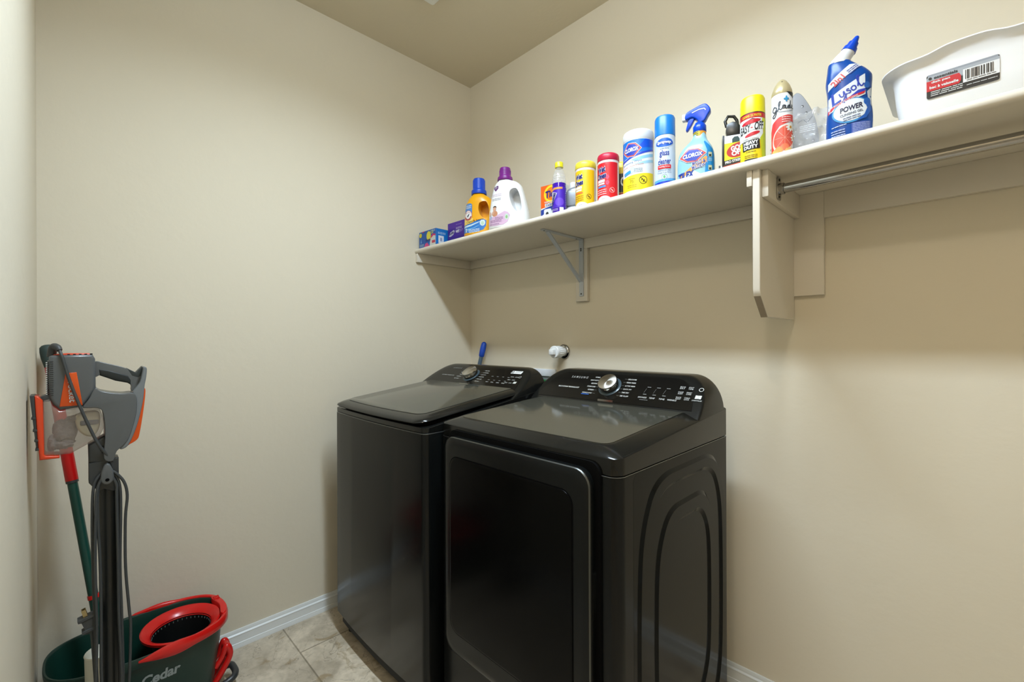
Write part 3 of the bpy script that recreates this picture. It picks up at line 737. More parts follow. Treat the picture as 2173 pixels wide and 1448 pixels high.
a.poly([(-0.072, 0.013), (-0.01, 0.012), (0.030, 0.024), (0.042, 0.042), (0.044, 0.066), (0.030, 0.074), (0.004, 0.070), (-0.030, 0.056), (-0.070, 0.048)], C(30, 120, 200), 1)
a.poly([(-0.070, 0.045), (-0.030, 0.050), (0.010, 0.062), (0.028, 0.070), (0.004, 0.056), (-0.030, 0.042), (-0.070, 0.036)], C(200, 225, 240), 2)
a.poly([(-0.066, 0.030), (-0.020, 0.034), (0.020, 0.050), (-0.010, 0.034), (-0.050, 0.022)], C(120, 185, 230), 2)
a.ell(0.026, 0.056, 0.013, 0.015, C(215, 232, 236), 3); a.ell(0.026, 0.054, 0.007, 0.009, C(190, 220, 190), 4)
a.poly([(-0.070, 0.049), (-0.028, 0.058), (-0.02, 0.075), (-0.036, 0.10), (-0.036, 0.12), (-0.064, 0.12), (-0.070, 0.09)], C(250, 214, 110), 1)
a.rect(-0.045, 0.120, 0.040, 0.064, C(80, 140, 205), 2, 0.012)
a.text('PURE CLEAN', -0.045, 0.140, 0.032, 0.006, WHITE, 4, bold=0.02); a.text('FRESH', -0.045, 0.131, 0.028, 0.006, WHITE, 4, bold=0.02)
a.ell(-0.046, 0.094, 0.0215, 0.0245, C(190, 40, 40), 3); a.ell(-0.046, 0.094, 0.0195, 0.0225, C(240, 232, 228), 4)
a.ring(-0.046, 0.094, 0.0185, 0.0215, 0.005, C(170, 30, 40), 5, a0=195, a1=345); a.text('ARM & HAMMER', -0.046, 0.105, 0.026, 0.0045, C(190, 50, 50), 5, arc=0.012)
a.ell(-0.046, 0.093, 0.011, 0.011, WHITE, 6); a.poly([(-0.052, 0.088), (-0.046, 0.086), (-0.041, 0.094), (-0.038, 0.1), (-0.043, 0.1), (-0.048, 0.095)], C(60, 60, 70), 7)
a.text('Clean & Simple', -0.012, 0.066, 0.086, 0.011, C(20, 24, 30), 5, shear=0.15, rot=8)
a.text('32', -0.056, 0.024, 0.010, 0.018, WHITE, 4, bold=0.03); a.fine(-0.016, 0.026, 0.056, 3, 0.006, C(230, 240, 250), 4, 6, rot=5)
label_on(t, a, bodymap(S1, 2.6))

WJ = M('white_jug_plastic', (250, 250, 250), 0.3)
t = item('baby_detergent_jug', 'white laundry detergent jug with a purple cap', 'detergent jug', 0.655, -0.312, 27)
S2 = [(0.0, 0.0, 0.088, 0.050), (0.006, 0.0, 0.094, 0.056), (0.05, 0.0, 0.093, 0.056), (0.11, -0.002, 0.084, 0.053), (0.16, -0.004, 0.073, 0.048), (0.190, -0.005, 0.064, 0.043), (0.208, -0.009, 0.050, 0.037), (0.217, -0.016, 0.034, 0.031), (0.222, -0.02, 0.027, 0.027), (0.226, -0.02, 0.026, 0.026)]
hole = smooth_loop([(0.026, 0.170), (0.044, 0.172), (0.057, 0.150), (0.066, 0.115), (0.070, 0.082), (0.062, 0.066), (0.044, 0.072), (0.028, 0.098), (0.018, 0.130), (0.016, 0.155)])
jug(t, S2, 2.7, WJ, [(hole, -0.09, 0.016, 0.0)])
PUR = M('purple_cap_plastic', (124, 26, 132), 0.35)
g = G(PUR); g.lathe([(0.034, 0.222), (0.035, 0.224), (0.033, 0.237), (0.027, 0.242), (0.026, 0.244), (0.0245, 0.276), (0.0225, 0.280), (0, 0.280)], c=(-0.020, 0), seg=48)
for k in range(36):
    q = 2 * math.pi * k / 36; x, y = -0.020 + 0.0255 * math.cos(q), 0.0255 * math.sin(q); g.tube([(x, y, 0.246), (x * 1.0, y * 1.0, 0.268)], 0.0008, 5)
g.build('cap', t, local=True)
a = Art(0.008); PK = C(226, 188, 216); PT = C(150, 110, 150)
a.poly([(-0.084, 0.014), (-0.05, 0.010), (-0.01, 0.013), (0.010, 0.024), (0.022, 0.052), (0.012, 0.066), (-0.004, 0.072), (-0.03, 0.060), (-0.05, 0.052), (-0.084, 0.050)], PK, 1)
# small picture of a child's head and shoulders
SKN = C(220, 170, 142); a.ell(-0.053, 0.086, 0.0085, 0.0105, SKN, 3); a.ell(-0.052, 0.093, 0.0090, 0.0065, C(70, 48, 40), 2); a.poly([(-0.061, 0.090), (-0.058, 0.098), (-0.049, 0.099), (-0.044, 0.091), (-0.048, 0.094), (-0.056, 0.094)], C(70, 48, 40), 4)
a.ell(-0.050, 0.064, 0.013, 0.013, C(214, 150, 112), 1, rot=20); a.ell(-0.060, 0.068, 0.006, 0.010, SKN, 2, rot=-25); a.ell(-0.076, 0.066, 0.006, 0.010, C(226, 186, 166), 2)
a.ell(0.006, 0.046, 0.009, 0.013, C(205, 226, 210), 2); a.ell(0.006, 0.045, 0.005, 0.007, C(150, 190, 130), 3); a.ell(-0.072, 0.048, 0.006, 0.008, C(180, 190, 220), 2)
a.fine(-0.030, 0.046, 0.040, 2, 0.006, PT, 2, 8); a.fine(-0.046, 0.034, 0.058, 2, 0.006, PT, 2, 11); a.text('64 LOADS', -0.052, 0.018, 0.046, 0.006, C(90, 60, 100), 2)
label_on(t, a, bodymap(S2, 2.7))
a = Art(0.008)
a.poly([(-0.050, 0.166), (-0.062, 0.182), (-0.060, 0.190), (-0.052, 0.190), (-0.050, 0.186), (-0.046, 0.192), (-0.037, 0.190), (-0.037, 0.178)], C(92, 30, 110), 1)
a.text('PARENTS', -0.049, 0.184, 0.018, 0.004, WHITE, 3); a.text('CHOICE', -0.049, 0.178, 0.014, 0.004, WHITE, 3)
a.fine(-0.045, 0.152, 0.052, 2, 0.007, C(236, 214, 230), 1, 4); a.fine(-0.045, 0.132, 0.046, 2, 0.006, C(190, 186, 192), 1, 5)
label_on(t, a, bodymap(S2, 2.7), name='heart_badge')

# washing machine cleaner carton
t = item('machine_cleaner_box', 'orange and white carton of washing machine cleaner behind the purple bottle', 'box', 0.888, -0.272, 8)
g = G(C(236, 238, 240)); g.box(-0.052, 0.052, -0.028, 0.028, 0, 0.150, 0.001, 1); g.build('carton', t, local=True)
a = Art(); OR = C(242, 98, 16)
a.poly([(-0.052, 0.056), (0.052, 0.072), (0.052, 0.150), (-0.052, 0.150)], OR, 0); a.poly([(0.030, 0.150), (0.052, 0.150), (0.052, 0.13)], C(140, 30, 60), 1)
a.ell(0.000, 0.112, 0.037, 0.037, C(252, 190, 20), 1); a.ell(0.000, 0.112, 0.029, 0.029, C(246, 130, 20), 2); a.ring(0.0, 0.112, 0.033, 0.033, 0.006, C(255, 226, 40), 3)
a.text('Tide', 0.0, 0.112, 0.058, 0.030, C(28, 34, 120), 5, bold=0.04, shear=0.15, rot=5)
a.text('WASHING MACHINE', 0.004, 0.080, 0.076, 0.006, WHITE, 3, bold=0.02); a.rect(0.006, 0.068, 0.074, 0.012, WHITE, 3); a.text('CLEANER', 0.006, 0.068, 0.066, 0.009, C(24, 34, 120), 5, bold=0.03)
a.poly([(-0.052, 0.0), (-0.052, 0.05), (-0.02, 0.058), (0.02, 0.062), (0.0, 0.04), (-0.042, 0.03)], C(30, 60, 150), 1)
a.rect(-0.018, 0.028, 0.036, 0.046, C(232, 236, 240), 3, 0.006); a.ell(-0.020, 0.030, 0.007, 0.009, C(50, 54, 60), 4); a.rect(0.024, 0.028, 0.036, 0.046, C(224, 228, 234), 3, 0.006)
a.rect(0.03, 0.006, 0.04, 0.008, C(232, 222, 60), 4); a.rect(-0.012, 0.004, 0.022, 0.004, C(214, 60, 60), 4); a.fine(-0.042, 0.006, 0.016, 2, 0.004, C(60, 90, 160), 4)
label_on(t, a, planemap((0, -0.028, 0), (1, 0, 0), (0, 0, 1)), name='carton_print')

# purple cleaner bottle
t = item('floor_cleaner_bottle', 'clear bottle of purple floor cleaner with a yellow cap', 'bottle', 0.965, -0.338, 34)
CLR = M('clear_pet_plastic', (236, 238, 240), 0.06, trans=0.0, alpha=0.22, spec=0.9)
LIQ = M('purple_liquid', (66, 14, 170), 0.12, var=0.15, vscale=20)
g = G(LIQ); g.lathe([(0.025, 0.0), (0.027, 0.004), (0.0272, 0.03), (0.0262, 0.06), (0.0274, 0.09), (0.0268, 0.122), (0, 0.122)], seg=40); g.build('liquid_body', t, local=True)
g = G(CLR); g.lathe([(0.0275, 0.121), (0.0268, 0.14), (0.0245, 0.156), (0.019, 0.172), (0.0145, 0.180), (0.0135, 0.186), (0.0155, 0.188), (0.0135, 0.190), (0.0130, 0.196)], seg=40, cap=False)
for z in (0.132, 0.142, 0.152): g.lathe([(0.0272 - (z - 0.132) * 0.12, z), (0.0262 - (z - 0.132) * 0.12, z + 0.004)], seg=40, cap=False)
g.build('bottle_neck', t, local=True)
g = G(C(238, 226, 30)); g.lathe([(0.0165, 0.187), (0.0165, 0.205), (0.015, 0.2075), (0, 0.2075)], seg=40); g.build('cap', t, local=True)
a = Art(0.005)
a.rect(0, 0.064, 0.094, 0.082, C(74, 30, 190), 0); a.poly([(-0.047, 0.028), (-0.02, 0.05), (-0.005, 0.08), (-0.047, 0.095)], C(196, 190, 214), 1)
a.poly([(-0.047, 0.084), (-0.02, 0.094), (0.016, 0.096), (0.016, 0.103), (-0.02, 0.102), (-0.047, 0.094)], C(244, 160, 70), 2)
a.text('Fabuloso', -0.026, 0.058, 0.052, 0.017, NAVY, 4, bold=0.03, rot=70); a.ell(0.004, 0.045, 0.018, 0.016, C(110, 70, 214), 1)
a.rect(0.012, 0.016, 0.016, 0.015, WHITE, 4); a.fine(-0.014, 0.018, 0.024, 2, 0.005, C(180, 160, 230), 4, 4); a.fine(0.034, 0.08, 0.012, 9, 0.007, C(160, 140, 230), 4, 5)
label_on(t, a, cylmap(0.0276, 0))

# silver jug
t = item('silver_spray_jug', 'silver plastic jug with ring handle and green and yellow label', 'jug', 1.012, -0.262, 20)
SV = M('silver_plastic', (160, 165, 172), 0.3, metal=0.35)
S3 = [(0, 0, 0.050, 0.030), (0.004, 0, 0.054, 0.033), (0.09, 0, 0.054, 0.033), (0.104, 0, 0.050, 0.031), (0.112, 0, 0.040, 0.026), (0.116, 0, 0.03, 0.02)]
g = G(SV); bodyloft(g, S3, 4.5); g.extrude(rrect(0.055, 0.060, 0.010, 5, -0.022, 0.068), 'y', -0.0355, -0.030, 0.002, 2)
g.tube([(0.044, 0.0, 0.09), (0.046, 0, 0.125), (0.036, 0, 0.142), (0.016, 0, 0.143), (0.0, 0, 0.128), (-0.012, 0, 0.108)], [0.012, 0.011, 0.0105, 0.0105, 0.011, 0.014], 16, smooth=5); g.build('bottle', t, local=True)
g = G(C(232, 232, 232)); g.lathe([(0.014, 0.110), (0.014, 0.136), (0.012, 0.139), (0, 0.139)], c=(-0.030, 0.0), seg=28); g.build('cap', t, local=True)
a = Art(0.01); a.rect(-0.004, 0.018, 0.084, 0.030, C(235, 236, 236), 0, 0.004); a.poly([(-0.046, 0.004), (-0.014, 0.004), (-0.006, 0.024), (-0.044, 0.018)], C(20, 190, 40), 2)
a.rect(0.014, 0.018, 0.034, 0.028, C(234, 236, 40), 1, 0.003); a.fine(0.014, 0.026, 0.024, 3, 0.006, C(120, 130, 40), 3)
label_on(t, a, bodymap(S3, 4.5, 0.0004))

# moist wipe canisters
def canister(t, r, h, lidm, lid_h, basem):
    g = G(basem); g.lathe([(r - 0.002, 0), (r, 0.002), (r, h - lid_h), (r - 0.001, h - lid_h + 0.001)], seg=56); g.build('tub', t, local=True)
    g = G(lidm); g.lathe([(r + 0.0004, h - lid_h), (r + 0.0012, h - lid_h + 0.001), (r + 0.0008, h - 0.009), (r - 0.0015, h - 0.003), (r - 0.006, h), (0, h)], seg=56); g.build('lid', t, local=True)
def nosign(a, u, v, r, m, L=3):
    a.ring(u, v, r, r, r * 0.13, m, L); a.line([(u - r * 0.62, v + r * 0.62), (u + r * 0.62, v - r * 0.62)], r * 0.14, m, L)
    a.ell(u + r * 0.12, v - r * 0.18, r * 0.14, r * 0.4, m, L, 12, -25); a.ell(u - r * 0.3, v + r * 0.15, r * 0.12, r * 0.3, m, L, 12, -25)
def hand_wipes(x, col, lidc, txt, label, deco):
    t = item('hand_wipe_canister', label, 'canister', x, -0.318, 0); t['group'] = 'hand wipe canisters'
    r, h = 0.0385, 0.178; canister(t, r, h, lidc, 0.028, C(240, 226, 222))
    a = Art(0.006)
    a.rect(0.012 - 0.0, 0.070, 0.098, 0.142, col, 0, 0.003)
    a.text('Wet', -0.004, 0.117, 0.034, 0.022, WHITE, 1, bold=0.13, shear=0.15, rot=8); a.text('Ones', -0.004, 0.094, 0.040, 0.022, WHITE, 1, bold=0.13, shear=0.15, rot=8)
    a.text('Wet', -0.004, 0.117, 0.033, 0.021, NAVY, 3, bold=0.05, shear=0.15, rot=8); a.text('Ones', -0.004, 0.094, 0.038, 0.021, NAVY, 3, bold=0.05, shear=0.15, rot=8)
    a.rect(-0.006, 0.076, 0.032, 0.010, C(250, 240, 225) if deco else C(250, 224, 226), 2, 0.002); a.rect(-0.006, 0.066, 0.030, 0.006, C(250, 244, 230), 2, 0.002)
    a.rect(-0.004, 0.056, 0.034, 0.007, C(236, 120, 50) if deco else C(90, 150, 220), 2, 0.001)
    a.fine(-0.004, 0.044, 0.040, 3, 0.0075, C(190, 140, 10) if deco else C(250, 190, 190), 2, 3)
    nosign(a, 0.036, 0.040, 0.0095, C(60, 54, 20) if deco else C(252, 200, 200))
    if not deco:
        for v in (0.088, 0.068):
            for q in range(5): a.ell(0.019 + 0.004 * math.cos(q * 1.257), v + 0.005 * math.sin(q * 1.257), 0.003, 0.004, C(250, 70, 110), 2, 10)
    a.ell(0.004, -0.008, 0.036, 0.030, WHITE, 2)
    a.e[-1] = ([(u, max(v, 0.001)) for u, v in a.e[-1][0]],) + a.e[-1][1:]
    a.fine(0.004, 0.011, 0.016, 1, 0.004, C(170, 170, 170), 3)
    label_on(t, a, cylmap(r))
hand_wipes(1.079, C(254, 202, 10), C(246, 226, 70), 0, 'yellow lidded hand wipe canister', True)
hand_wipes(1.180, C(226, 12, 30), C(206, 20, 62), 0, 'red hand wipe canister with crimson lid', False)

t = item('kitchen_cleanser_canister', 'yellow topped canister with black label, half hidden behind red canister', 'canister', 1.178, -0.224, 0)
canister(t, 0.036, 0.172, C(246, 224, 70), 0.026, C(240, 200, 30))
a = Art(0.006); a.rect(0, 0.09, 0.2, 0.07, C(20, 20, 22), 0); a.text('One', 0.036, 0.095, 0.04, 0.034, C(230, 226, 210), 2, bold=0.04); a.rect(0, 0.046, 0.2, 0.014, C(196, 60, 30), 0); a.rect(0, 0.026, 0.2, 0.012, C(70, 60, 20), 0)
label_on(t, a, cylmap(0.036))

t = item('disinfecting_wipe_canister', 'large white lidded wipe tub with blue and yellow label', 'canister', 1.297, -0.308, 0); t['group'] = 'hand wipe canisters'
del t['group']
r, h = 0.0515, 0.222; canister(t, r, h, C(238, 240, 240), 0.036, C(238, 240, 242))
def clorox(a, u, v, w, h, L):
    d = lambda s: [(u - w / 2 * s, v - h * 0.04), (u - w * 0.16 * s, v + h / 2 * s), (u + w * 0.22 * s, v + h * 0.42 * s), (u + w / 2 * s, v + h * 0.04), (u + w * 0.16 * s, v - h / 2 * s), (u - w * 0.22 * s, v - h * 0.44 * s)]
    a.poly(d(1.06), C(232, 236, 244), L); a.poly(d(1.0), C(226, 70, 62), L + 1); a.poly(d(0.86), C(236, 150, 140), L + 2); a.poly(d(0.83), C(28, 60, 180), L + 3)
    a.text('CLOROX', u, v, w * 0.74, h * 0.30, WHITE, L + 5, bold=0.045, shear=0.06, rot=3)
a = Art(0.007); BL = C(10, 120, 220)
a.rect(0.012, 0.094, 0.148, 0.184, C(244, 247, 250), 0)
a.poly([(-0.062, 0.120), (-0.02, 0.124), (0.03, 0.138), (0.086, 0.152), (0.086, 0.184), (-0.062, 0.184)], BL, 1)
a.poly([(0.02, 0.150), (0.086, 0.160), (0.086, 0.184), (0.05, 0.184)], C(6, 84, 214), 2)
a.poly([(-0.062, 0.112), (-0.02, 0.116), (0.03, 0.130), (0.086, 0.148), (0.086, 0.153), (0.03, 0.137), (-0.02, 0.122), (-0.062, 0.119)], C(30, 70, 200), 3)
a.poly([(0.0, 0.116), (0.086, 0.138), (0.086, 0.128), (0.02, 0.110)], C(150, 210, 240), 1); a.poly([(0.01, 0.100), (0.086, 0.118), (0.086, 0.108), (0.03, 0.096)], C(170, 218, 240), 1)
clorox(a, 0.002, 0.151, 0.068, 0.048, 4)
a.text('Disinfecting Wipes', 0.0, 0.107, 0.076, 0.0085, C(90, 120, 170), 4, rot=6); a.text('Kills 99.9% of Viruses & Bacteria', 0.003, 0.096, 0.080, 0.0058, C(236, 140, 100), 4, rot=6)
a.ell(0.004, 0.081, 0.0125, 0.009, C(206, 218, 226), 3, rot=60); a.rect(-0.014, 0.074, 0.030, 0.011, C(60, 160, 214), 4, 0.003, 12); a.fine(0.026, 0.084, 0.028, 3, 0.005, C(160, 180, 190), 4)
a.poly([(-0.062, 0.012), (0.086, 0.012), (0.086, 0.070), (0.03, 0.066), (-0.02, 0.062), (-0.062, 0.060)], C(252, 226, 30), 2)
a.text('75', 0.004, 0.042, 0.012, 0.010, C(150, 130, 20), 4); a.fine(0.004, 0.052, 0.022, 1, 0.005, C(190, 168, 30), 4); a.fine(0.004, 0.030, 0.034, 2, 0.006, C(200, 176, 30), 4); nosign(a, 0.042, 0.044, 0.0135, C(60, 56, 20), 4)
a.fine(0.02, 0.008, 0.03, 1, 0.003, C(170, 180, 190), 4)
label_on(t, a, cylmap(r))

# aerosol cans
def aerosol(t, r, h, cap_h, capm, bodym, rim=True, dome=0.004):
    g = G(bodym); g.lathe([(r - 0.003, 0), (r, 0.002), (r, h - cap_h - 0.003), (r - 0.001, h - cap_h)], seg=48); g.build('can', t, local=True)
    if rim:
        g = G(KR); g.lathe([(r + 0.0004, 0.0005), (r + 0.001, 0.002), (r + 0.0004, 0.0035)], seg=48, cap=False); g.build('rim', t, local=True)
    g = G(capm); g.lathe([(r - 0.0008, h - cap_h), (r + 0.0002, h - cap_h + 0.001), (r - 0.0004, h - dome * 2), (r - 0.003, h - dome * 0.4), (r - 0.008, h), (0, h)], seg=48); g.build('cap', t, local=True)
t = item('glass_cleaner_can', 'slim white aerosol can of glass cleaner with a sky blue cap', 'spray can', 1.402, -0.322, 4)
r, h = 0.0325, 0.236; aerosol(t, r, h, 0.067, M('sky_blue_cap', (14, 128, 214), 0.35), C(206, 216, 228))
a = Art(0.006); DB = C(20, 50, 160)
a.rect(0.006, 0.012, 0.2, 0.020, C(14, 60, 190), 0); a.poly([(-0.09, 0.020), (-0.02, 0.016), (0.03, 0.018), (0.09, 0.026), (0.09, 0.034), (0.03, 0.026), (-0.02, 0.024), (-0.09, 0.028)], C(90, 170, 226), 1)
a.ell(0.006, 0.143, 0.030, 0.0165, C(230, 238, 248), 1); a.ell(0.006, 0.143, 0.0285, 0.0145, C(24, 104, 206), 2); a.rect(0.006, 0.142, 0.057, 0.012, C(16, 80, 190), 3, 0.005)
a.text('Sprayway.', 0.006, 0.143, 0.046, 0.0125, WHITE, 5, bold=0.035, shear=0.15)
a.text('glass', 0.006, 0.107, 0.030, 0.024, DB, 3, bold=0.015); a.text('cleaner', 0.006, 0.082, 0.040, 0.019, DB, 3, bold=0.015)
a.rect(0.006, 0.064, 0.042, 0.012, C(222, 24, 40), 3); a.text('Foaming Action', 0.006, 0.064, 0.034, 0.006, WHITE, 5, bold=0.01); a.text('AMMONIA FREE', 0.006, 0.053, 0.042, 0.0045, C(90, 110, 150), 3); a.text('Streak Free Shine', 0.006, 0.046, 0.044, 0.005, C(120, 140, 170), 3)
a.ring(0.006, 0.032, 0.009, 0.009, 0.0012, C(180, 200, 200), 3); a.ell(0.006, 0.032, 0.003, 0.004, C(90, 190, 110), 3); a.fine(0.006, 0.120 + 0.004, 0.028, 1, 0.004, C(150, 170, 200), 3)
label_on(t, a, cylmap(r, 8))

# trigger spray
t = item('mildew_spray_bottle', 'trigger spray bottle of mould remover with a royal blue trigger head', 'spray bottle', 1.497, -0.303, 16)
S4 = [(0, 0, 0.050, 0.030), (0.004, 0, 0.0545, 0.034), (0.05, 0.0, 0.055, 0.035), (0.088, 0.001, 0.052, 0.034), (0.108, 0.003, 0.044, 0.031), (0.122, 0.006, 0.033, 0.026), (0.134, 0.009, 0.024, 0.021), (0.146, 0.011, 0.019, 0.018), (0.156, 0.011, 0.0165, 0.0165), (0.163, 0.011, 0.016, 0.016)]
LB = M('pale_blue_bottle', (150, 202, 226), 0.3, var=0.12, vscale=25)
g = G(LB); bodyloft(g, S4, 2.8); g.build('bottle', t, local=True)
RB = M('royal_blue_plastic', (0, 74, 206), 0.28, spec=0.35)
g = G(RB); g.lathe([(0.0185, 0.158), (0.020, 0.160), (0.0195, 0.178), (0.016, 0.184), (0.013, 0.190)], c=(0.011, 0), seg=32)
head = smooth_loop([(-0.030, 0.206), (-0.028, 0.226), (0.0, 0.238), (0.022, 0.244), (0.034, 0.240), (0.044, 0.222), (0.036, 0.206), (0.026, 0.190), (0.010, 0.186), (0.004, 0.198), (-0.010, 0.208)], 5)
g.extrude([(u, v) for u, v in head], 'y', -0.0125, 0.0125, 0.005, 4); hd = g.build('trigger_head', t, local=True)
g = G(RB); g.extrude(smooth_loop([(-0.018, 0.210), (-0.004, 0.208), (-0.010, 0.192), (-0.022, 0.174), (-0.029, 0.172), (-0.026, 0.188)], 5), 'y', -0.0075, 0.0075, 0.003, 3); g.build('trigger', t, local=True)
g = G(C(236, 238, 240)); g.box(-0.041, -0.028, -0.009, 0.009, 0.205, 0.226, 0.003); g.build('nozzle', t, local=True)
a = Art(); a.line([(-0.010, 0.222), (0.010, 0.228), (0.026, 0.228), (0.030, 0.222)], 0.0028, C(235, 240, 250), 1); g = G(WHITE); a.emit(g, planemap((0, -0.0127, 0), (1, 0, 0), (0, 0, 1))); g.build('head_print', hd, local=True)
a = Art(0.006)
a.poly([(0.028, 0.004), (0.0535, 0.004), (0.0535, 0.075), (0.050, 0.095), (0.040, 0.108), (0.028, 0.122), (0.026, 0.118), (0.036, 0.09)], C(30, 140, 206), 1)
a.poly([(-0.050, 0.014), (-0.015, 0.040), (0.030, 0.070), (0.036, 0.070), (0.036, 0.048), (0.0, 0.036), (-0.030, 0.018)], C(246, 164, 70), 1)
a.poly([(-0.05, 0.004), (0.026, 0.004), (0.026, 0.012), (0.0, 0.03), (-0.02, 0.024)], C(226, 242, 248), 1)
clorox(a, -0.006, 0.079, 0.078, 0.044, 3)
a.text('MOLD &', 0.012, 0.055, 0.040, 0.012, WHITE, 3, bold=0.10, rot=9); a.text('MILDEW', 0.012, 0.042, 0.042, 0.012, WHITE, 3, bold=0.10, rot=9)
a.text('MOLD &', 0.012, 0.055, 0.038, 0.011, C(60, 70, 150), 5, bold=0.02, rot=9); a.text('MILDEW', 0.012, 0.042, 0.040, 0.011, C(60, 70, 150), 5, bold=0.02, rot=9)
a.text('TILEX', -0.026, 0.020, 0.048, 0.021, C(12, 50, 150), 4, bold=0.05, shear=0.15, rot=6)
for v, w in ((0.075, 0.012), (0.034, 0.012)): a.rect(0.044, v, w * 0.8, 0.015, C(200, 206, 170), 3); a.rect(0.044, v - 0.003, w * 0.5, 0.007, C(50, 60, 60), 4); a.fine(0.044, v - 0.012, 0.010, 3, 0.004, C(190, 225, 240), 3)
label_on(t, a, bodymap(S4, 2.8))
a = Art(0.005); a.rect(0, 0.151, 0.1, 0.017, C(246, 166, 50), 0); a.rect(-0.012, 0.151, 0.026, 0.016, C(246, 226, 40), 1); a.fine(-0.012, 0.156, 0.022, 3, 0.005, C(40, 40, 40), 3); a.line([(0.0, 0.166), (0.004, 0.17), (0.008, 0.168)], 0.002, C(220, 230, 250), 3)
label_on(t, a, cylmap(0.0185, 0, (0.011, 0)), name='neck_band')

# small grey carton
t = item('small_grey_carton', 'tiny grey carton with black edge beside the trigger spray bottle', 'box', 1.580, -0.282, 20)
g = G(C(176, 178, 180)); g.box(-0.018, 0.018, -0.014, 0.014, 0, 0.036, 0.003); g.build('carton', t, local=True)
g = G(BLACK); g.box(-0.0195, -0.015, -0.0155, 0.0155, 0.0, 0.0375, 0.001); g.build('carton_edge', t, local=True)

# adhesive remover
t = item('adhesive_remover_bottle', 'yellow adhesive remover pack with a black hooked cap', 'bottle', 1.611, -0.283, 22)
g = G(C(232, 232, 234)); g.box(-0.036, 0.036, -0.019, 0.019, 0, 0.118, 0.002); g.build('pack', t, local=True)
g = G(C(30, 30, 30)); g.box(-0.0385, -0.033, -0.0205, 0.0205, 0.03, 0.120, 0.001); g.build('pack_edge', t, local=True)
BK = M('black_cap_plastic', (18, 20, 20), 0.3)
g = G(BK); g.extrude([(-0.026, 0.118), (0.018, 0.118), (0.014, 0.140), (0.004, 0.158), (-0.010, 0.162), (-0.026, 0.156), (-0.029, 0.138)], 'y', -0.013, 0.013, 0.003, 2)
g.tube([(-0.026, 0, 0.152), (-0.030, 0, 0.170), (-0.022, 0, 0.184), (-0.006, 0, 0.181), (0.002, 0, 0.168), (0.004, 0, 0.156)], 0.0045, 10); g.build('hooked_cap', t, local=True)
a = Art(); a.poly([(-0.036, 0.0), (0.036, 0.0), (0.036, 0.098), (-0.036, 0.094)], C(244, 234, 20), 1); a.poly([(-0.012, 0.094), (-0.012, 0.106), (-0.006, 0.112), (0.004, 0.112), (0.008, 0.104), (0.008, 0.095)], C(20, 60, 60), 1)
a.ell(0.004, 0.072, 0.032, 0.021, C(196, 34, 30), 2, rot=18); a.text('GOOF', 0.006, 0.080, 0.044, 0.016, WHITE, 4, bold=0.05, rot=14); a.text('OFF', 0.002, 0.064, 0.032, 0.015, WHITE, 4, bold=0.05, rot=14)
a.poly([(-0.036, 0.026), (0.036, 0.038), (0.036, 0.052), (-0.036, 0.042)], C(14, 14, 14), 2); a.text('PRO STRENGTH', 0.0, 0.041, 0.062, 0.008, WHITE, 4, bold=0.03, rot=9); a.poly([(-0.036, 0.024), (0.036, 0.035), (0.036, 0.038), (-0.036, 0.026)], C(206, 60, 20), 3)
for k in range(3): a.ell(-0.022 + 0.022 * k, 0.014 + 0.003 * k, 0.002, 0.004, C(60, 60, 20), 3, 10, 20)
label_on(t, a, planemap((0, -0.019, 0), (1, 0, 0), (0, 0, 1)), name='pack_print')

t = item('oven_cleaner_can', 'yellow capped aerosol can of oven cleaner with red band', 'spray can', 1.669, -0.322, 8)
r, h = 0.0318, 0.196; aerosol(t, r, h, 0.053, M('bright_yellow_cap', (244, 230, 10), 0.4), C(246, 218, 14))
a = Art(0.006)
a.rect(0.0, 0.135, 0.2, 0.014, C(206, 20, 28), 0); a.rect(0.0, 0.1435, 0.2, 0.003, C(90, 20, 40), 0); a.text('CLEANS 3X FASTER', -0.002, 0.135, 0.052, 0.007, C(246, 226, 60), 3, bold=0.02)
a.poly([(-0.09, 0.066), (0.03, 0.066), (0.03, 0.128), (-0.09, 0.128)], C(238, 240, 240), 1); a.poly([(0.028, 0.004), (0.07, 0.004), (0.07, 0.128), (0.028, 0.128), (0.022, 0.105), (0.034, 0.09), (0.020, 0.07)], C(214, 222, 30), 2)
a.ell(-0.004, 0.118, 0.026, 0.006, C(206, 20, 40), 3, rot=8); a.poly([(-0.026, 0.116), (0.0, 0.128), (0.016, 0.122), (0.026, 0.128), (0.014, 0.118)], C(60, 70, 70), 2)
a.poly([(-0.042, 0.088), (0.030, 0.098), (0.032, 0.116), (-0.042, 0.106)], C(242, 244, 244), 4); a.text('EASY', -0.019, 0.100, 0.029, 0.022, BLACK, 6, bold=0.02, shear=0.2, rot=7); a.text('OFF', 0.017, 0.105, 0.024, 0.022, BLACK, 6, bold=0.02, shear=0.2, rot=7); a.rect(-0.0015, 0.101, 0.005, 0.003, C(206, 20, 28), 6)
a.ell(0.0, 0.083, 0.020, 0.005, C(206, 20, 40), 3, rot=14); a.text('OVEN CLEANER', -0.004, 0.070, 0.040, 0.004, C(110, 110, 60), 3)
a.rect(-0.004, 0.053, 0.046, 0.027, C(24, 26, 24), 3, 0.002, 4); a.text('HEAVY', -0.004, 0.059, 0.038, 0.010, WHITE, 5, bold=0.05, rot=4); a.text('DUTY', -0.004, 0.047, 0.036, 0.010, WHITE, 5, bold=0.05, rot=4)
a.fine(-0.004, 0.034, 0.026, 1, 0.004, C(140, 120, 20), 3); a.fine(-0.004, 0.024, 0.034, 2, 0.005, C(170, 140, 10), 3); a.rect(-0.004, 0.008, 0.034, 0.012, C(40, 36, 30), 3)
label_on(t, a, cylmap(r, 8))

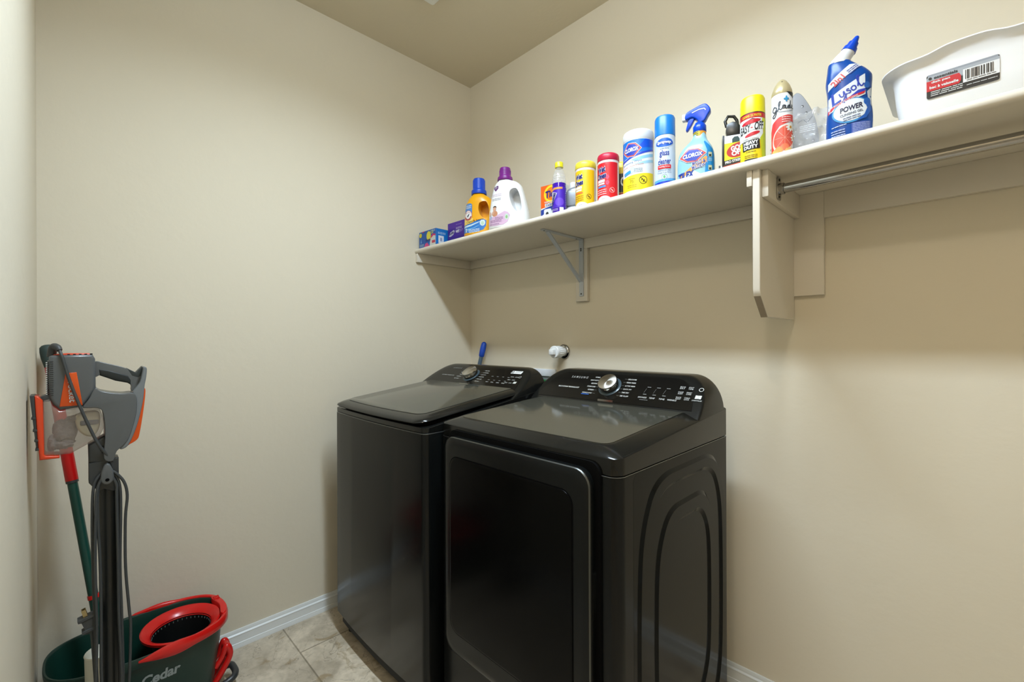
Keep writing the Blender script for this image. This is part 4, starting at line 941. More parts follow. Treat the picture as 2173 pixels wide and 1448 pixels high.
t = item('air_freshener_can', 'air freshener can with gold pointed top and grapefruit picture', 'spray can', 1.747, -0.335, 12)
r = 0.0252
GD = M('gold_cap', (206, 190, 146), 0.28, metal=0.25)
g = G(C(240, 240, 240)); g.lathe([(r - 0.002, 0), (r, 0.002), (r, 0.166), (r - 0.001, 0.168)], seg=48); g.build('can', t, local=True)
g = G(GD); g.lathe([(r - 0.001, 0.164), (r + 0.0002, 0.166), (r - 0.001, 0.178), (r - 0.006, 0.193), (r - 0.013, 0.205), (0.006, 0.211), (0.003, 0.213), (0, 0.213)], seg=48); c_ = g.build('cap', t, local=True)
g = G(C(110, 100, 80)); g.tube([(0.001, -0.0125, 0.2005), (0.0012, -0.0142, 0.2018)], 0.0022, 10); g.build('spray_hole', c_, local=True)
a = Art(0.005); GT = C(50, 60, 70); CO = C(236, 66, 62)
a.text('SC JOHNSON', -0.012, 0.156, 0.022, 0.0035, C(190, 90, 90), 3); a.poly([(0.008, 0.168), (0.04, 0.168), (0.04, 0.152), (0.02, 0.158)], C(30, 34, 36), 1)
for q in range(4): a.ell(0.008 + 0.003 * math.cos(q * 1.57), 0.149 + 0.004 * math.sin(q * 1.57), 0.0025, 0.004, C(60, 160, 210), 3, 10, q * 90 - 90)
def stroke(pts, w, m, L=3): a.line(smooth_open(pts), w, m, L)
def smooth_open(pts, n=7):
    P = [Vector(p) for p in pts]; out = []
    for i in range(len(P) - 1):
        p0 = P[max(i - 1, 0)]; p1 = P[i]; p2 = P[i + 1]; p3 = P[min(i + 2, len(P) - 1)]
        for k in range(n):
            u = k / n; q = 0.5 * ((2 * p1) + (p2 - p0) * u + (2 * p0 - 5 * p1 + 4 * p2 - p3) * u * u + (3 * p1 - p0 - 3 * p2 + p3) * u ** 3); out.append((q.x, q.y))
    out.append(tuple(P[-1])); return out
ox, oy, k = -0.004, 0.122, 0.0010
S_ = lambda pts: [(ox + x * k, oy + y * k) for x, y in pts]
stroke(S_([(-12, 8), (-18, 11), (-22, 3), (-18, -3), (-12, 2), (-11, 8), (-12, -8), (-17, -17), (-22, -14), (-16, -7), (-8, 0), (-4, 12), (-2, 22), (-6, 18), (-5, 4), (-1, 0), (4, 6), (9, 9), (4, 10), (3, 3), (8, 3), (10, 9), (10, 2), (14, 2), (20, 9), (16, 8), (15, 3), (20, 3), (23, 22), (22, 4), (26, 4), (31, 9), (28, 11), (27, 5), (31, 2), (36, 4)]), 0.0022, GT)
stroke(S_([(-8, -4), (4, -7), (20, -6), (34, -1)]), 0.0012, GT)
a.poly([(-0.034, 0.0), (-0.036, 0.07), (-0.028, 0.090), (-0.010, 0.102), (0.012, 0.106), (0.05, 0.108), (0.05, 0.09), (0.02, 0.088), (-0.008, 0.078), (-0.022, 0.06), (-0.020, 0.0)], CO, 1)
a.fine(0.008, 0.100, 0.022, 3, 0.006, C(250, 200, 196), 4)
a.ell(0.004, 0.044, 0.030, 0.038, C(250, 214, 200), 2, rot=-25); a.ell(0.004, 0.045, 0.026, 0.033, C(236, 92, 70), 3, rot=-25)
for q in range(8): a.line([(0.004, 0.045), (0.004 + 0.024 * math.cos(q * 0.785), 0.045 + 0.030 * math.sin(q * 0.785))], 0.0009, C(250, 170, 150), 4)
for fx, fy in ((0.018, 0.072), (0.030, 0.044), (0.034, 0.066)):
    for q in range(8): a.ell(fx + 0.007 * math.cos(q * 0.785), fy + 0.007 * math.sin(q * 0.785), 0.005, 0.0026, C(250, 248, 236), 5, 10, q * 45)
    a.ell(fx, fy, 0.0032, 0.0038, C(214, 150, 40), 7, 12)
for fx, fy, c in ((-0.010, 0.014, (250, 160, 80)), (0.004, 0.020, (248, 130, 90)), (-0.020, 0.008, (250, 190, 110)), (0.014, 0.010, (250, 206, 130))): a.ell(fx, fy, 0.010, 0.009, C(*c), 5, 14)
a.rect(0.034, 0.008, 0.026, 0.012, C(236, 236, 236), 6); a.fine(0.034, 0.012, 0.018, 2, 0.004, C(80, 80, 80), 7)
a.e = [([(u, max(v, 0.0012)) for u, v in e[0]],) + e[1:] for e in a.e]
label_on(t, a, cylmap(r, 8))

# iron standing on its heel, soleplate towards the room
t = item('clothes_iron', 'clothes iron standing on its heel, steel soleplate peeking above plastic bag', 'iron', 1.728, -0.100, 16)
SP = M('steel_soleplate', (150, 157, 168), 0.3, metal=0.7)
def sole(s): return smooth_loop([(0.0, 0.268), (0.030 * s, 0.226), (0.050 * s, 0.165), (0.057 * s, 0.10), (0.054 * s, 0.02), (-0.054 * s, 0.02), (-0.057 * s, 0.10), (-0.050 * s, 0.165), (-0.030 * s, 0.226)], 6)
g = G(SP); g.extrude(sole(1.0), 'y', -0.016, -0.011, 0.001, 1); pl = g.build('soleplate', t, local=True)
a = Art(); HO = C(40, 44, 50); HL = C(226, 230, 236)
for k in range(9):
    z = 0.222 - 0.022 * k; x = [0.014, 0.024, 0.031, 0.036, 0.040, 0.042, 0.043, 0.043, 0.042][k]
    for s_ in (-1, 1): a.ell(s_ * x, z, 0.0036, 0.0036, HO, 1, 14); a.ell(s_ * x - 0.001, z - 0.001, 0.0022, 0.0022, HL, 2, 12)
a.fine(0.0, 0.178, 0.03, 1, 0.005, C(90, 96, 104), 1)
g = G(HO); a.emit(g, planemap((0, -0.0162, 0), (1, 0, 0), (0, 0, 1))); g.build('steam_holes', pl, local=True)
IB = M('dark_blue_iron_body', (50, 60, 78), 0.35)
g = G(IB); g.loft([[(x * s_, y, 0.012 + (z - 0.012) * s2) for x, z in sole(1.0)] for s_, y, s2 in ((0.97, -0.0112, 0.985), (0.93, 0.01, 0.95), (0.7, 0.032, 0.85), (0.3, 0.045, 0.6))]); g.build('body', t, local=True)
g = G(IB); g.box(-0.045, 0.045, -0.010, 0.07, 0.0, 0.022, 0.008); g.build('heel', t, local=True)
g = G(BK); g.tube([(0, 0.036, 0.175), (0, 0.06, 0.165), (0, 0.066, 0.12), (0, 0.064, 0.05), (0, 0.058, 0.018)], 0.011, 14, smooth=4); g.build('handle', t, local=True)

t = item('plastic_bag', 'crumpled clear plastic bag between air freshener and toilet cleaner', 'plastic bag', 1.790, -0.235, 8)
def bagshape(z, th):
    return (1 - z ** 3 * 0.55) * (1 - 0.28 * z * (1 - math.sin(th)) / 2)
wrapper(t, 0.098, 0.062, 0.140, 9.4, amp=0.015, shape=bagshape).build('film', t, local=True, angle=70)
a = Art(); a.line([(0.022, 0.098), (0.03, 0.088), (0.042, 0.104)], 0.0022, C(50, 50, 50), 1); a.line([(0.008, 0.092), (0.018, 0.100), (0.030, 0.098)], 0.0016, C(90, 90, 90), 1)
a.fine(0.03, 0.080, 0.036, 4, 0.0052, C(178, 178, 178), 1, 12); a.text('W A R N', 0.024, 0.056, 0.026, 0.0045, C(140, 140, 140), 1)
label_on(t, a, planemap((-0.03, -0.086, 0), (1, 0, 0), (0, 0.15, 1)), name='film_print')

# toilet cleaner
t = item('toilet_cleaner_bottle', 'dark blue toilet cleaner bottle with bent white neck and blue cap', 'bottle', 1.893, -0.327, 14)
LY = M('cobalt_bottle', (0, 74, 160), 0.3, spec=0.35)
S5 = [(0, 0, 0.042, 0.026), (0.004, 0, 0.046, 0.029), (0.05, 0.001, 0.047, 0.030), (0.095, 0.001, 0.044, 0.029), (0.125, 0.001, 0.045, 0.029), (0.150, 0.000, 0.047, 0.029), (0.166, -0.004, 0.042, 0.028), (0.182, -0.011, 0.033, 0.025), (0.194, -0.017, 0.026, 0.022), (0.200, -0.019, 0.023, 0.020)]
g = G(LY); bodyloft(g, S5, 2.6); g.build('bottle', t, local=True)
g = G(C(236, 238, 240)); nk = []
for px, pz, tl, rr in ((-0.019, 0.197, 5, 0.0225), (-0.016, 0.206, 14, 0.0205), (-0.010, 0.214, 22, 0.0175), (-0.003, 0.222, 28, 0.0155), (0.001, 0.2275, 30, 0.015)):
    c_, s_ = math.cos(R(tl)), math.sin(R(tl)); nk.append([(px + rr * math.cos(q) * c_, rr * math.sin(q), pz - rr * math.cos(q) * s_) for q in [2 * math.pi * k / 28 for k in range(28)]])
g.loft(nk); g.build('neck', t, local=True)
g = G(RB); ax = Vector((0.5, 0, 0.866)); o_ = Vector((0.000, 0, 0.226)); nk = []
for d_, rr in ((0, 0.0165), (0.010, 0.0150), (0.0105, 0.0125), (0.022, 0.0110), (0.0225, 0.0085), (0.030, 0.0065), (0.036, 0.0050), (0.038, 0.003)):
    p = o_ + ax * d_; nk.append([(p.x + rr * math.cos(q) * 0.866, rr * math.sin(q), p.z - rr * math.cos(q) * 0.5) for q in [2 * math.pi * k / 28 for k in range(28)]])
g.loft(nk); g.build('cap', t, local=True)
a = Art(0.007); DBL = C(20, 60, 160)
a.poly([(-0.043, 0.130), (-0.043, 0.147), (0.000, 0.182), (0.018, 0.182), (0.024, 0.174)], C(222, 226, 232), 1)
a.text('2in1', -0.024, 0.148, 0.028, 0.015, C(214, 60, 60), 3, bold=0.02, rot=38); a.fine(0.004, 0.172, 0.026, 3, 0.0048, C(90, 100, 170), 3, 5, rot=36)
a.poly([(-0.043, 0.070), (-0.042, 0.110), (0.030, 0.150), (0.031, 0.100), (0.0, 0.088), (-0.03, 0.076)], C(226, 232, 238), 1); a.poly([(0.034, 0.106), (0.044, 0.118), (0.044, 0.070), (0.036, 0.088)], C(214, 222, 230), 1)
ox, oy, k = -0.006, 0.112, 0.00088
def ls(p): return [(ox + x * k * math.cos(R(24)) - y * k * math.sin(R(24)), oy + x * k * math.sin(R(24)) + y * k * math.cos(R(24))) for x, y in p]
LW = C(26, 58, 170)
a.text('L', -0.0275, 0.1055, 0.019, 0.030, LW, 3, bold=0.01, shear=0.35, rot=24)
for pts, w in ((([(-16, 8), (-16, -2), (-10, -4), (-5, 8), (-6, -8), (-12, -22), (-18, -20), (-10, -10), (0, -2)]), 0.0028),
               (([(8, 6), (4, 8), (2, 4), (8, 0), (6, -5), (1, -4)]), 0.0028), (([(18, 8), (12, 4), (14, -4), (21, -3), (22, 5), (17, 8)]), 0.0028), (([(27, 0), (36, 18), (40, 26), (35, 26), (32, 8), (34, -4), (42, 0)]), 0.0030)): stroke(ls(pts), w, LW, 3)
a.poly([(-0.043, 0.070), (-0.03, 0.082), (0.0, 0.094), (0.028, 0.102), (0.031, 0.108), (0.0, 0.100), (-0.03, 0.087), (-0.043, 0.08)], C(214, 40, 56), 3); a.text('KILLS 99.9% OF GERMS', -0.008, 0.0925, 0.050, 0.005, WHITE, 5, rot=17)
a.poly([(0.0, 0.100), (0.030, 0.108), (0.031, 0.114), (0.016, 0.112)], C(40, 60, 180), 3)
a.ell(0.002, 0.066, 0.038, 0.030, C(60, 150, 210), 2, rot=8); a.ell(0.002, 0.067, 0.035, 0.0265, C(232, 238, 242), 3, rot=8)
a.ell(0.034, 0.082, 0.007, 0.009, C(20, 100, 190), 4); a.poly([(0.028, 0.084), (0.041, 0.084), (0.042, 0.06), (0.032, 0.042), (0.010, 0.036), (0.028, 0.050), (0.034, 0.066)], C(20, 90, 180), 4); a.ell(0.034, 0.122, 0.006, 0.008, C(30, 100, 190), 4)
a.text('POWER', 0.003, 0.072, 0.046, 0.013, C(24, 30, 70), 5, bold=0.03, shear=0.15, rot=9); a.text('CLINGING GEL', 0.003, 0.0585, 0.046, 0.006, C(50, 60, 90), 5, bold=0.015, shear=0.1, rot=9); a.fine(0.003, 0.050, 0.036, 2, 0.005, C(110, 120, 150), 5, rot=9)
a.fine(-0.022, 0.033, 0.030, 1, 0.004, C(220, 226, 240), 3, rot=6); a.fine(-0.024, 0.022, 0.028, 3, 0.006, C(170, 185, 225), 3, rot=3); a.rect(0.022, 0.020, 0.038, 0.028, C(80, 100, 180), 2); a.fine(0.022, 0.031, 0.034, 7, 0.0038, C(150, 165, 215), 3, 21)
label_on(t, a, bodymap(S5, 2.6))

# dish pan
t = item('dish_pan', 'white plastic dish pan at the right end of the shelf', 'dish pan', 2.106, -0.193)
DPW = M('white_pan_plastic', (255, 255, 255), 0.35)
rings = []
def pr(z, w, d, r_, wav=0):
    p = []
    for x, y in rrect(w, d, r_, 8):
        # subdivide handled by many corner points; handles lift the long rims
        p.append((x, y, z))
    return p
def panring(z, w, d, r_, lift, N=120):
    base = rrect(w, d, r_, 10); L = []; tot = 0; m = len(base)
    for i in range(m): q = math.dist(base[i], base[(i + 1) % m]); L.append(q); tot += q
    out = []; 
    for k in range(N):
        s_ = tot * k / N; i = 0
        while s_ > L[i]: s_ -= L[i]; i += 1
        u = s_ / L[i]; x = base[i][0] * (1 - u) + base[(i + 1) % m][0] * u; y = base[i][1] * (1 - u) + base[(i + 1) % m][1] * u
        zz = z + lift * (0.55 * math.exp(-((x + 0.005) / 0.05) ** 4) if abs(y) > d / 2 - 0.03 else 0) - lift * 0.25 * (min(1, (abs(x) / (w / 2)) ** 3))
        out.append((x, y, zz))
    return out
W_, D_, H_ = 0.300, 0.335, 0.138
g = G(DPW)
prof = [(0.0, W_ - 0.075, D_ - 0.06, 0.035, 0), (0.004, W_ - 0.068, D_ - 0.053, 0.04, 0), (0.06, W_ - 0.052, D_ - 0.036, 0.045, 0), (0.105, W_ - 0.044, D_ - 0.028, 0.048, 0.004), (0.122, W_ - 0.036, D_ - 0.020, 0.05, 0.010), (0.131, W_ - 0.012, D_ - 0.004, 0.055, 0.016), (0.134, W_, D_ + 0.008, 0.058, 0.018),
        (0.1365, W_, D_ + 0.008, 0.058, 0.018), (0.134, W_ - 0.016, D_ - 0.008, 0.053, 0.016), (0.122, W_ - 0.042, D_ - 0.026, 0.047, 0.010), (0.06, W_ - 0.058, D_ - 0.042, 0.042, 0), (0.007, W_ - 0.074, D_ - 0.059, 0.035, 0)]
g.loft([panring(*p) for p in prof]); g.build('basin', t, local=True, angle=45)
a = Art(0.02); GR = C(170, 176, 184)
a.rect(0, 0, 0.112, 0.052, C(26, 26, 28), 1, 0.004); a.poly([(-0.056, 0.006), (0.004, 0.006), (0.004, 0.004), (0.056, 0.004), (0.056, 0.022), (-0.053, 0.022), (-0.056, 0.018)], GR, 2); a.rect(0, 0.024, 0.108, 0.004, C(150, 156, 166), 2, 0.001)
a.poly([(-0.056, -0.010), (-0.004, -0.010), (-0.001, -0.004), (-0.001, 0.006), (-0.004, 0.012), (-0.056, 0.012)], C(206, 20, 36), 3)
a.text('dish pan', -0.033, 0.0075, 0.030, 0.006, WHITE, 5, bold=0.03); a.text('bac à vaisselle', -0.028, -0.0025, 0.046, 0.006, WHITE, 5, bold=0.03); a.text('essentials', -0.025, 0.0175, 0.038, 0.006, C(24, 24, 28), 5, bold=0.03); a.ell(-0.050, 0.0175, 0.0028, 0.0028, C(24, 24, 28), 5)
a.fine(-0.024, -0.0125, 0.052, 3, 0.004, C(210, 210, 210), 4, 2); a.fine(0.030, -0.0185, 0.046, 1, 0.003, C(210, 210, 210), 4, 3)
a.rect(0.029, 0.002, 0.054, 0.028, C(240, 240, 240), 4); rnd = random.Random(4); x = 0.006
while x < 0.050:
    w = rnd.choice([0.0007, 0.0012, 0.002, 0.0026]); a.rect(x, 0.004, w, 0.019, BLACK if rnd.random() < 0.75 else C(120, 112, 104), 6); x += w / 2 + rnd.choice([0.0012, 0.0018, 0.0028])
a.fine(0.029, -0.0085, 0.044, 1, 0.003, C(90, 90, 90), 6, 7)
label_on(t, a, planemap((-0.012, -(D_ - 0.036) / 2 - 0.0011, 0.070), (1, 0, 0), (0, -0.08, 1)), name='sticker')

ALB[0] = 1.0
# ================================================================== CORNER BY THE LEFT WALL
# ---- stick vacuum leaning against the near wall (side view lies in a plane of constant x)
VX = 0.47
GY = M('vacuum_grey_plastic', (86, 88, 88), 0.28, var=0.03); GD2 = M('vacuum_dark_plastic', (50, 52, 52), 0.35)
ORG = M('vacuum_orange_plastic', (206, 76, 14), 0.25); ORR = M('vacuum_red_orange', (206, 62, 24), 0.3)
CUPM = M('dusty_clear_cup', (150, 138, 126), 0.14, alpha=0.42, spec=0.8)
CORD = M('grey_power_cord', (58, 60, 60), 0.5)
t = vac = thing('stick_vacuum', 'grey and orange corded stick vacuum standing by the near left wall', 'vacuum cleaner', (VX, -1.65, 0))
def side(name, parent, pts, mat, hx, bev=0.008, cx=VX, n=0, seg=4, angle=45):
    g = G(mat); p = smooth_loop(pts, n) if n else pts
    g.extrude(p, 'x', cx - hx, cx + hx, bev, seg); return g.build(name, parent, angle=angle)
motor = side('motor_housing', t, [(-1.763, 1.165), (-1.761, 1.215), (-1.756, 1.2185), (-1.682, 1.2185), (-1.677, 1.207), (-1.676, 1.145), (-1.676, 1.128), (-1.697, 1.091), (-1.701, 1.085), (-1.742, 1.080), (-1.754, 1.095), (-1.761, 1.113)], GY, 0.035, 0.014)
vent = side('top_vent', motor, [(-1.7555, 1.214), (-1.7535, 1.220), (-1.731, 1.2225), (-1.688, 1.2215), (-1.6815, 1.214)], ORR, 0.027, 0.004)
for k in range(5):
    g = G(GAP_SHADE); y = -1.730 + 0.0105 * k; g.extrude([(y, 1.2150), (y + 0.005, 1.2150), (y + 0.0065, 1.2205), (y + 0.0015, 1.2205)], 'x', VX - 0.015, VX + 0.0276); g.build('vent_slot', vent)
bad = side('badge', motor, [(-1.732, 1.173), (-1.712, 1.174), (-1.701, 1.089), (-1.743, 1.089)], ORG, 0.0368, 0.0012, seg=2)
a = Art(); a.text('rocket', 0, 0, 0.052, 0.0125, WHITE, 1, bold=0.015)
g = G(WHITE); a.emit(g, planemap((VX + 0.0372, -1.7205, 1.1245), (0, 0.06, -1), (0, 1, 0.06))); g.build('badge_lettering', bad)
g = G(GD2)
for k in range(17): g.box(VX - 0.026, VX + 0.026 + 0.004, -1.7652, -1.757, 1.118 + 0.0052 * k, 1.1205 + 0.0052 * k)
for k in range(17): g.tube([(VX + 0.0335, -1.7595, 1.1192 + 0.0052 * k), (VX + 0.0355, -1.7535, 1.1192 + 0.0052 * k)], 0.0011, 6)
g.build('side_vent', motor)
LT = M('pale_vent_comb', (186, 184, 176), 0.5); g = G(LT)
for k in range(16): g.box(VX + 0.012, VX + 0.030, -1.7668, -1.7640, 1.1206 + 0.0052 * k, 1.1232 + 0.0052 * k)
g.build('vent_comb', motor)
g = G(GD2); g.extrude([(-1.774, 1.117), (-1.767, 1.120), (-1.763, 1.118), (-1.758, 1.122), (-1.756, 1.106), (-1.762, 1.103), (-1.775, 1.104), (-1.783, 1.107)], 'x', VX - 0.014, VX + 0.030, 0.002, 2); g.build('cup_latch', t)
bodyp = [(-1.678, 1.130), (-1.668, 1.123), (-1.647, 1.116), (-1.622, 1.1115), (-1.601, 1.111), (-1.594, 1.091), (-1.596, 1.052), (-1.609, 0.996), (-1.622, 0.973), (-1.636, 0.959), (-1.643, 0.935), (-1.661, 0.944), (-1.659, 0.998), (-1.660, 1.041), (-1.667, 1.075), (-1.693, 1.081), (-1.701, 1.084), (-1.690, 1.103)]
body = side('body', t, bodyp, GY, 0.040, 0.014, n=4)
side('rear_ring', t, [(-1.603, 1.111), (-1.594, 1.128), (-1.587, 1.142), (-1.582, 1.168), (-1.580, 1.180), (-1.575, 1.1815), (-1.572, 1.174), (-1.574, 1.150), (-1.577, 1.130), (-1.581, 1.085), (-1.594, 1.020), (-1.612, 0.971), (-1.629, 0.963), (-1.624, 0.985), (-1.606, 1.040), (-1.599, 1.078)], M('vacuum_light_grey', (112, 116, 118), 0.22), 0.036, 0.006, n=4)
side('end_cap', t, [(-1.579, 1.120), (-1.575, 1.115), (-1.579, 1.066), (-1.588, 0.999), (-1.594, 0.982), (-1.609, 0.972), (-1.622, 0.966), (-1.604, 1.021), (-1.589, 1.067), (-1.582, 1.096)], ORG, 0.031, 0.005, n=4)
hn = side('handle', t, [(-1.679, 1.198), (-1.652, 1.193), (-1.614, 1.1785), (-1.592, 1.164), (-1.583, 1.168), (-1.583, 1.135), (-1.598, 1.114), (-1.604, 1.118), (-1.604, 1.130), (-1.612, 1.140), (-1.637, 1.1475), (-1.659, 1.159), (-1.667, 1.163), (-1.679, 1.160)], GY, 0.016, 0.008, n=4)
side('grip_pad', hn, [(-1.671, 1.180), (-1.650, 1.176), (-1.610, 1.159), (-1.604, 1.146), (-1.604, 1.132), (-1.612, 1.1385), (-1.637, 1.146), (-1.659, 1.1575), (-1.669, 1.1625)], M('black_grip', (16, 22, 20), 0.55), 0.0172, 0.006)
side('thumb_rest', hn, [(-1.613, 1.179), (-1.594, 1.166), (-1.584, 1.178), (-1.581, 1.182), (-1.581, 1.158), (-1.590, 1.152), (-1.603, 1.158)], M('dark_thumb_rubber', (44, 50, 50), 0.4), 0.0165, 0.004)
# dust cup with debris
cupp = [(-1.772, 1.107), (-1.760, 1.111), (-1.754, 1.092), (-1.742, 1.079), (-1.701, 1.083), (-1.668, 1.077), (-1.661, 1.047), (-1.661, 1.023), (-1.672, 0.994), (-1.693, 0.985), (-1.715, 0.972), (-1.723, 0.967), (-1.769, 0.968), (-1.773, 0.975)]
cup = side('dust_cup', t, cupp, CUPM, 0.034, 0.010)
g = G(M('lint_debris', (128, 116, 110), 1.0, var=0.45, vscale=90, bump=1.0, bscale=160)); rnd = random.Random(3)
def blob(g, c, r, seed, seg=20, rows=12, amp=0.35):
    rings = []
    for i in range(1, rows):
        p = math.pi * i / rows; rg = []
        for k in range(seg):
            q = 2 * math.pi * k / seg; d = Vector((math.sin(p) * math.cos(q), math.sin(p) * math.sin(q), math.cos(p)))
            rr = 1 + amp * noise.noise(d * 2.2 + Vector((seed, 0, 0))) + amp * 0.7 * noise.noise(d * 6 + Vector((seed, 4, 0)))
            rg.append((c[0] + d.x * r[0] * rr, c[1] + d.y * r[1] * rr, c[2] + d.z * r[2] * rr))
        rings.append(rg)
    g.loft(rings)
blob(g, (VX - 0.002, -1.733, 1.022), (0.019, 0.022, 0.033), 2.0); blob(g, (VX, -1.756, 0.995), (0.017, 0.010, 0.02), 5.0); blob(g, (VX, -1.708, 1.052), (0.017, 0.018, 0.010), 7.0); blob(g, (VX + 0.004, -1.737, 0.990), (0.016, 0.020, 0.012), 8.0)
d_ = g.build('lint', cup); d_['kind'] = 'stuff'
g = G(M('cream_filter', (206, 194, 160), 0.6)); g.extrude(smooth_loop([(-1.712, 1.062), (-1.672, 1.066), (-1.668, 1.03), (-1.680, 1.004), (-1.698, 1.008), (-1.712, 1.03)], 5), 'x', VX - 0.018, VX + 0.020, 0.006); g.build('filter', cup)
g = G(M('filter_band', (66, 72, 78), 0.5)); g.box(VX - 0.016, VX + 0.0225, -1.706, -1.670, 1.034, 1.047, 0.003); g.build('filter_band', cup)
g = G(ORR); g.extrude([(-1.786, 1.119), (-1.7795, 1.118), (-1.772, 1.108), (-1.770, 0.974), (-1.767, 0.970), (-1.743, 0.966), (-1.743, 0.960), (-1.778, 0.961), (-1.7815, 1.020)], 'x', VX - 0.034, VX + 0.036, 0.004, 3); ld = g.build('cup_lid', cup)
g = G(GD2); g.extrude([(-1.794, 1.120), (-1.786, 1.120), (-1.780, 0.985), (-1.783, 0.985)], 'x', VX - 0.03, VX + 0.034, 0.002, 2)
for z, y in ((1.065, -1.7915), (1.035, -1.789), (1.010, -1.7865), (0.988, -1.785)): g.box(VX + 0.0, VX + 0.035, y, y + 0.008, z - 0.003, z + 0.003, 0.001)
g.build('lid_frame', ld)
side('neck', t, [(-1.691, 0.982), (-1.660, 1.002), (-1.636, 0.968), (-1.641, 0.939), (-1.641, 0.926), (-1.690, 0.936)], GD2, 0.026, 0.006)
g = G(GAP_SHADE)
for k in range(6): z = 0.974 - 0.0055 * k; y = -1.672 + 0.0024 * k; g.box(VX + 0.0255, VX + 0.0264, y, y + 0.011, z, z + 0.0018)
g.build('neck_ridges', t)
side('wand_collar', t, [(-1.690, 0.935), (-1.642, 0.9385), (-1.640, 0.9405), (-1.631, 0.939), (-1.631, 0.892), (-1.634, 0.855), (-1.643, 0.851), (-1.660, 0.861), (-1.669, 0.856), (-1.683, 0.872), (-1.690, 0.883)], GD2, 0.026, 0.005)
g = G(M('black_wand', (26, 28, 27), 0.3)); g.tube([(VX, -1.650, 0.90), (VX, -1.6485, 0.075)], 0.0205, 28); g.tube([(VX + 0.004, -1.6345, 0.86), (VX + 0.004, -1.6335, 0.1)], 0.009, 14); g.build('wand', t)
g = G(GY); hk = [(-1.655, 0.9325), (-1.6605, 0.928), (-1.6665, 0.912), (-1.6685, 0.895), (-1.667, 0.884), (-1.661, 0.8775), (-1.655, 0.876), (-1.649, 0.8775), (-1.643, 0.884), (-1.6415, 0.895), (-1.6435, 0.912), (-1.6495, 0.928)]
g.extrude(hk, 'x', VX + 0.030, VX + 0.048, 0.004); ho = g.build('cord_hook', t)
g = G(GAP_SHADE); g.tube([(VX + 0.0478, -1.655, 0.889), (VX + 0.0486, -1.655, 0.889)], 0.0042, 18); g.build('hook_hole', ho)
g = G(GD2); g.tube([(VX + 0.02, -1.655, 0.905), (VX + 0.031, -1.655, 0.905)], 0.008, 14); g.build('hook_post', ho)
# cord: strain relief, run down the body, hanging loops
g = G(CORD); g.tube([(VX + 0.012, -1.7575, 1.214), (VX + 0.014, -1.7555, 1.232), (VX + 0.020, -1.752, 1.240), (VX + 0.028, -1.746, 1.237), (VX + 0.033, -1.7425, 1.2300)], [0.0085, 0.0085, 0.0085, 0.0075, 0.0055], 16, smooth=4); g.build('strain_relief', t)
def cord(pts, r=0.0036, x=None): return [(x if x is not None else q[2], q[0], q[1]) for q in pts]
xc = VX + 0.040
g = G(CORD); g.tube([(VX + 0.033, -1.7425, 1.2300), (VX + 0.040, -1.7375, 1.2120), (VX + 0.0425, -1.725, 1.155), (VX + 0.0455, -1.708, 1.093), (VX + 0.0450, -1.690, 1.035), (VX + 0.043, -1.672, 0.985), (VX + 0.036, -1.652, 0.946), (VX + 0.031, -1.644, 0.918), (VX + 0.030, -1.645, 0.907)], 0.0034, 12, smooth=6); g.build('cord', t)
runs = [
    [(-1.655, 0.914), (-1.669, 0.902), (-1.681, 0.874), (-1.684, 0.792), (-1.683, 0.669), (-1.679, 0.482), (-1.676, 0.36), (-1.668, 0.20), (-1.650, 0.17), (-1.631, 0.20), (-1.6245, 0.332), (-1.627, 0.522), (-1.630, 0.650), (-1.628, 0.802), (-1.630, 0.866), (-1.640, 0.898), (-1.652, 0.908)],
    [(-1.652, 0.910), (-1.665, 0.894), (-1.673, 0.863), (-1.6735, 0.789), (-1.669, 0.664), (-1.668, 0.540), (-1.667, 0.356), (-1.655, 0.24), (-1.638, 0.22), (-1.620, 0.25), (-1.613, 0.327), (-1.609, 0.476), (-1.612, 0.529), (-1.619, 0.646), (-1.619, 0.774), (-1.615, 0.837), (-1.622, 0.876), (-1.640, 0.904), (-1.654, 0.913)],
    [(-1.650, 0.905), (-1.637, 0.872), (-1.6365, 0.842), (-1.634, 0.652), (-1.633, 0.525), (-1.628, 0.335), (-1.640, 0.20), (-1.655, 0.16), (-1.670, 0.21), (-1.6785, 0.34), (-1.676, 0.50), (-1.679, 0.66), (-1.6775, 0.80), (-1.674, 0.87), (-1.661, 0.900)]]
for i, r_ in enumerate(runs):
    g = G(CORD); g.tube([(xc - 0.004 + 0.0037 * i - (0.012 if z < 0.3 else 0), y, z) for y, z in r_], 0.0034, 10, smooth=5); g.build('cord', t)
g = G(CORD); g.tube([(xc - 0.014, -1.6860, 0.498), (xc - 0.014, -1.6835, 0.478), (xc - 0.012, -1.6785, 0.36), (xc - 0.012, -1.6700, 0.19)], [0.0055, 0.0045, 0.0034, 0.0034], 12, smooth=4)
u = Vector((0, -0.24, 0.97)); w_ = Vector((0, 0.97, 0.24)); p0 = Vector((xc - 0.014, -1.6860, 0.497))
def plugring(d, hw, hx):
    d, hw, hx = d * 1.5, hw * 1.4, hx * 1.3; c_ = p0 + u * d; return [c_ + w_ * (hw * sx) + Vector((hx * sy, 0, 0)) for sx, sy in ((-1, -1), (1, -1), (1, 1), (-1, 1))]
g.loft([plugring(0, .006, .006), plugring(.004, .0115, .009), plugring(.008, .0115, .009), plugring(.009, .0065, .007), plugring(.024, .0075, .008), plugring(.026, .0115, .010), plugring(.030, .0115, .010)]); pg = g.build('plug', t, angle=25)
g = G(M('brass_prong', (176, 160, 120), 0.3, metal=1.0))
for s_ in (-1, 1): g.loft([[p0 + u * d + w_ * (0.0012 * sx + 0.0) + Vector((0.006 * s_ + 0.0008 * sy, 0, 0)) + w_ * 0.003 * sx for sx, sy in ((-1, -1), (1, -1), (1, 1), (-1, 1))] for d in (0.044, 0.064)])
g.build('prong', pg)
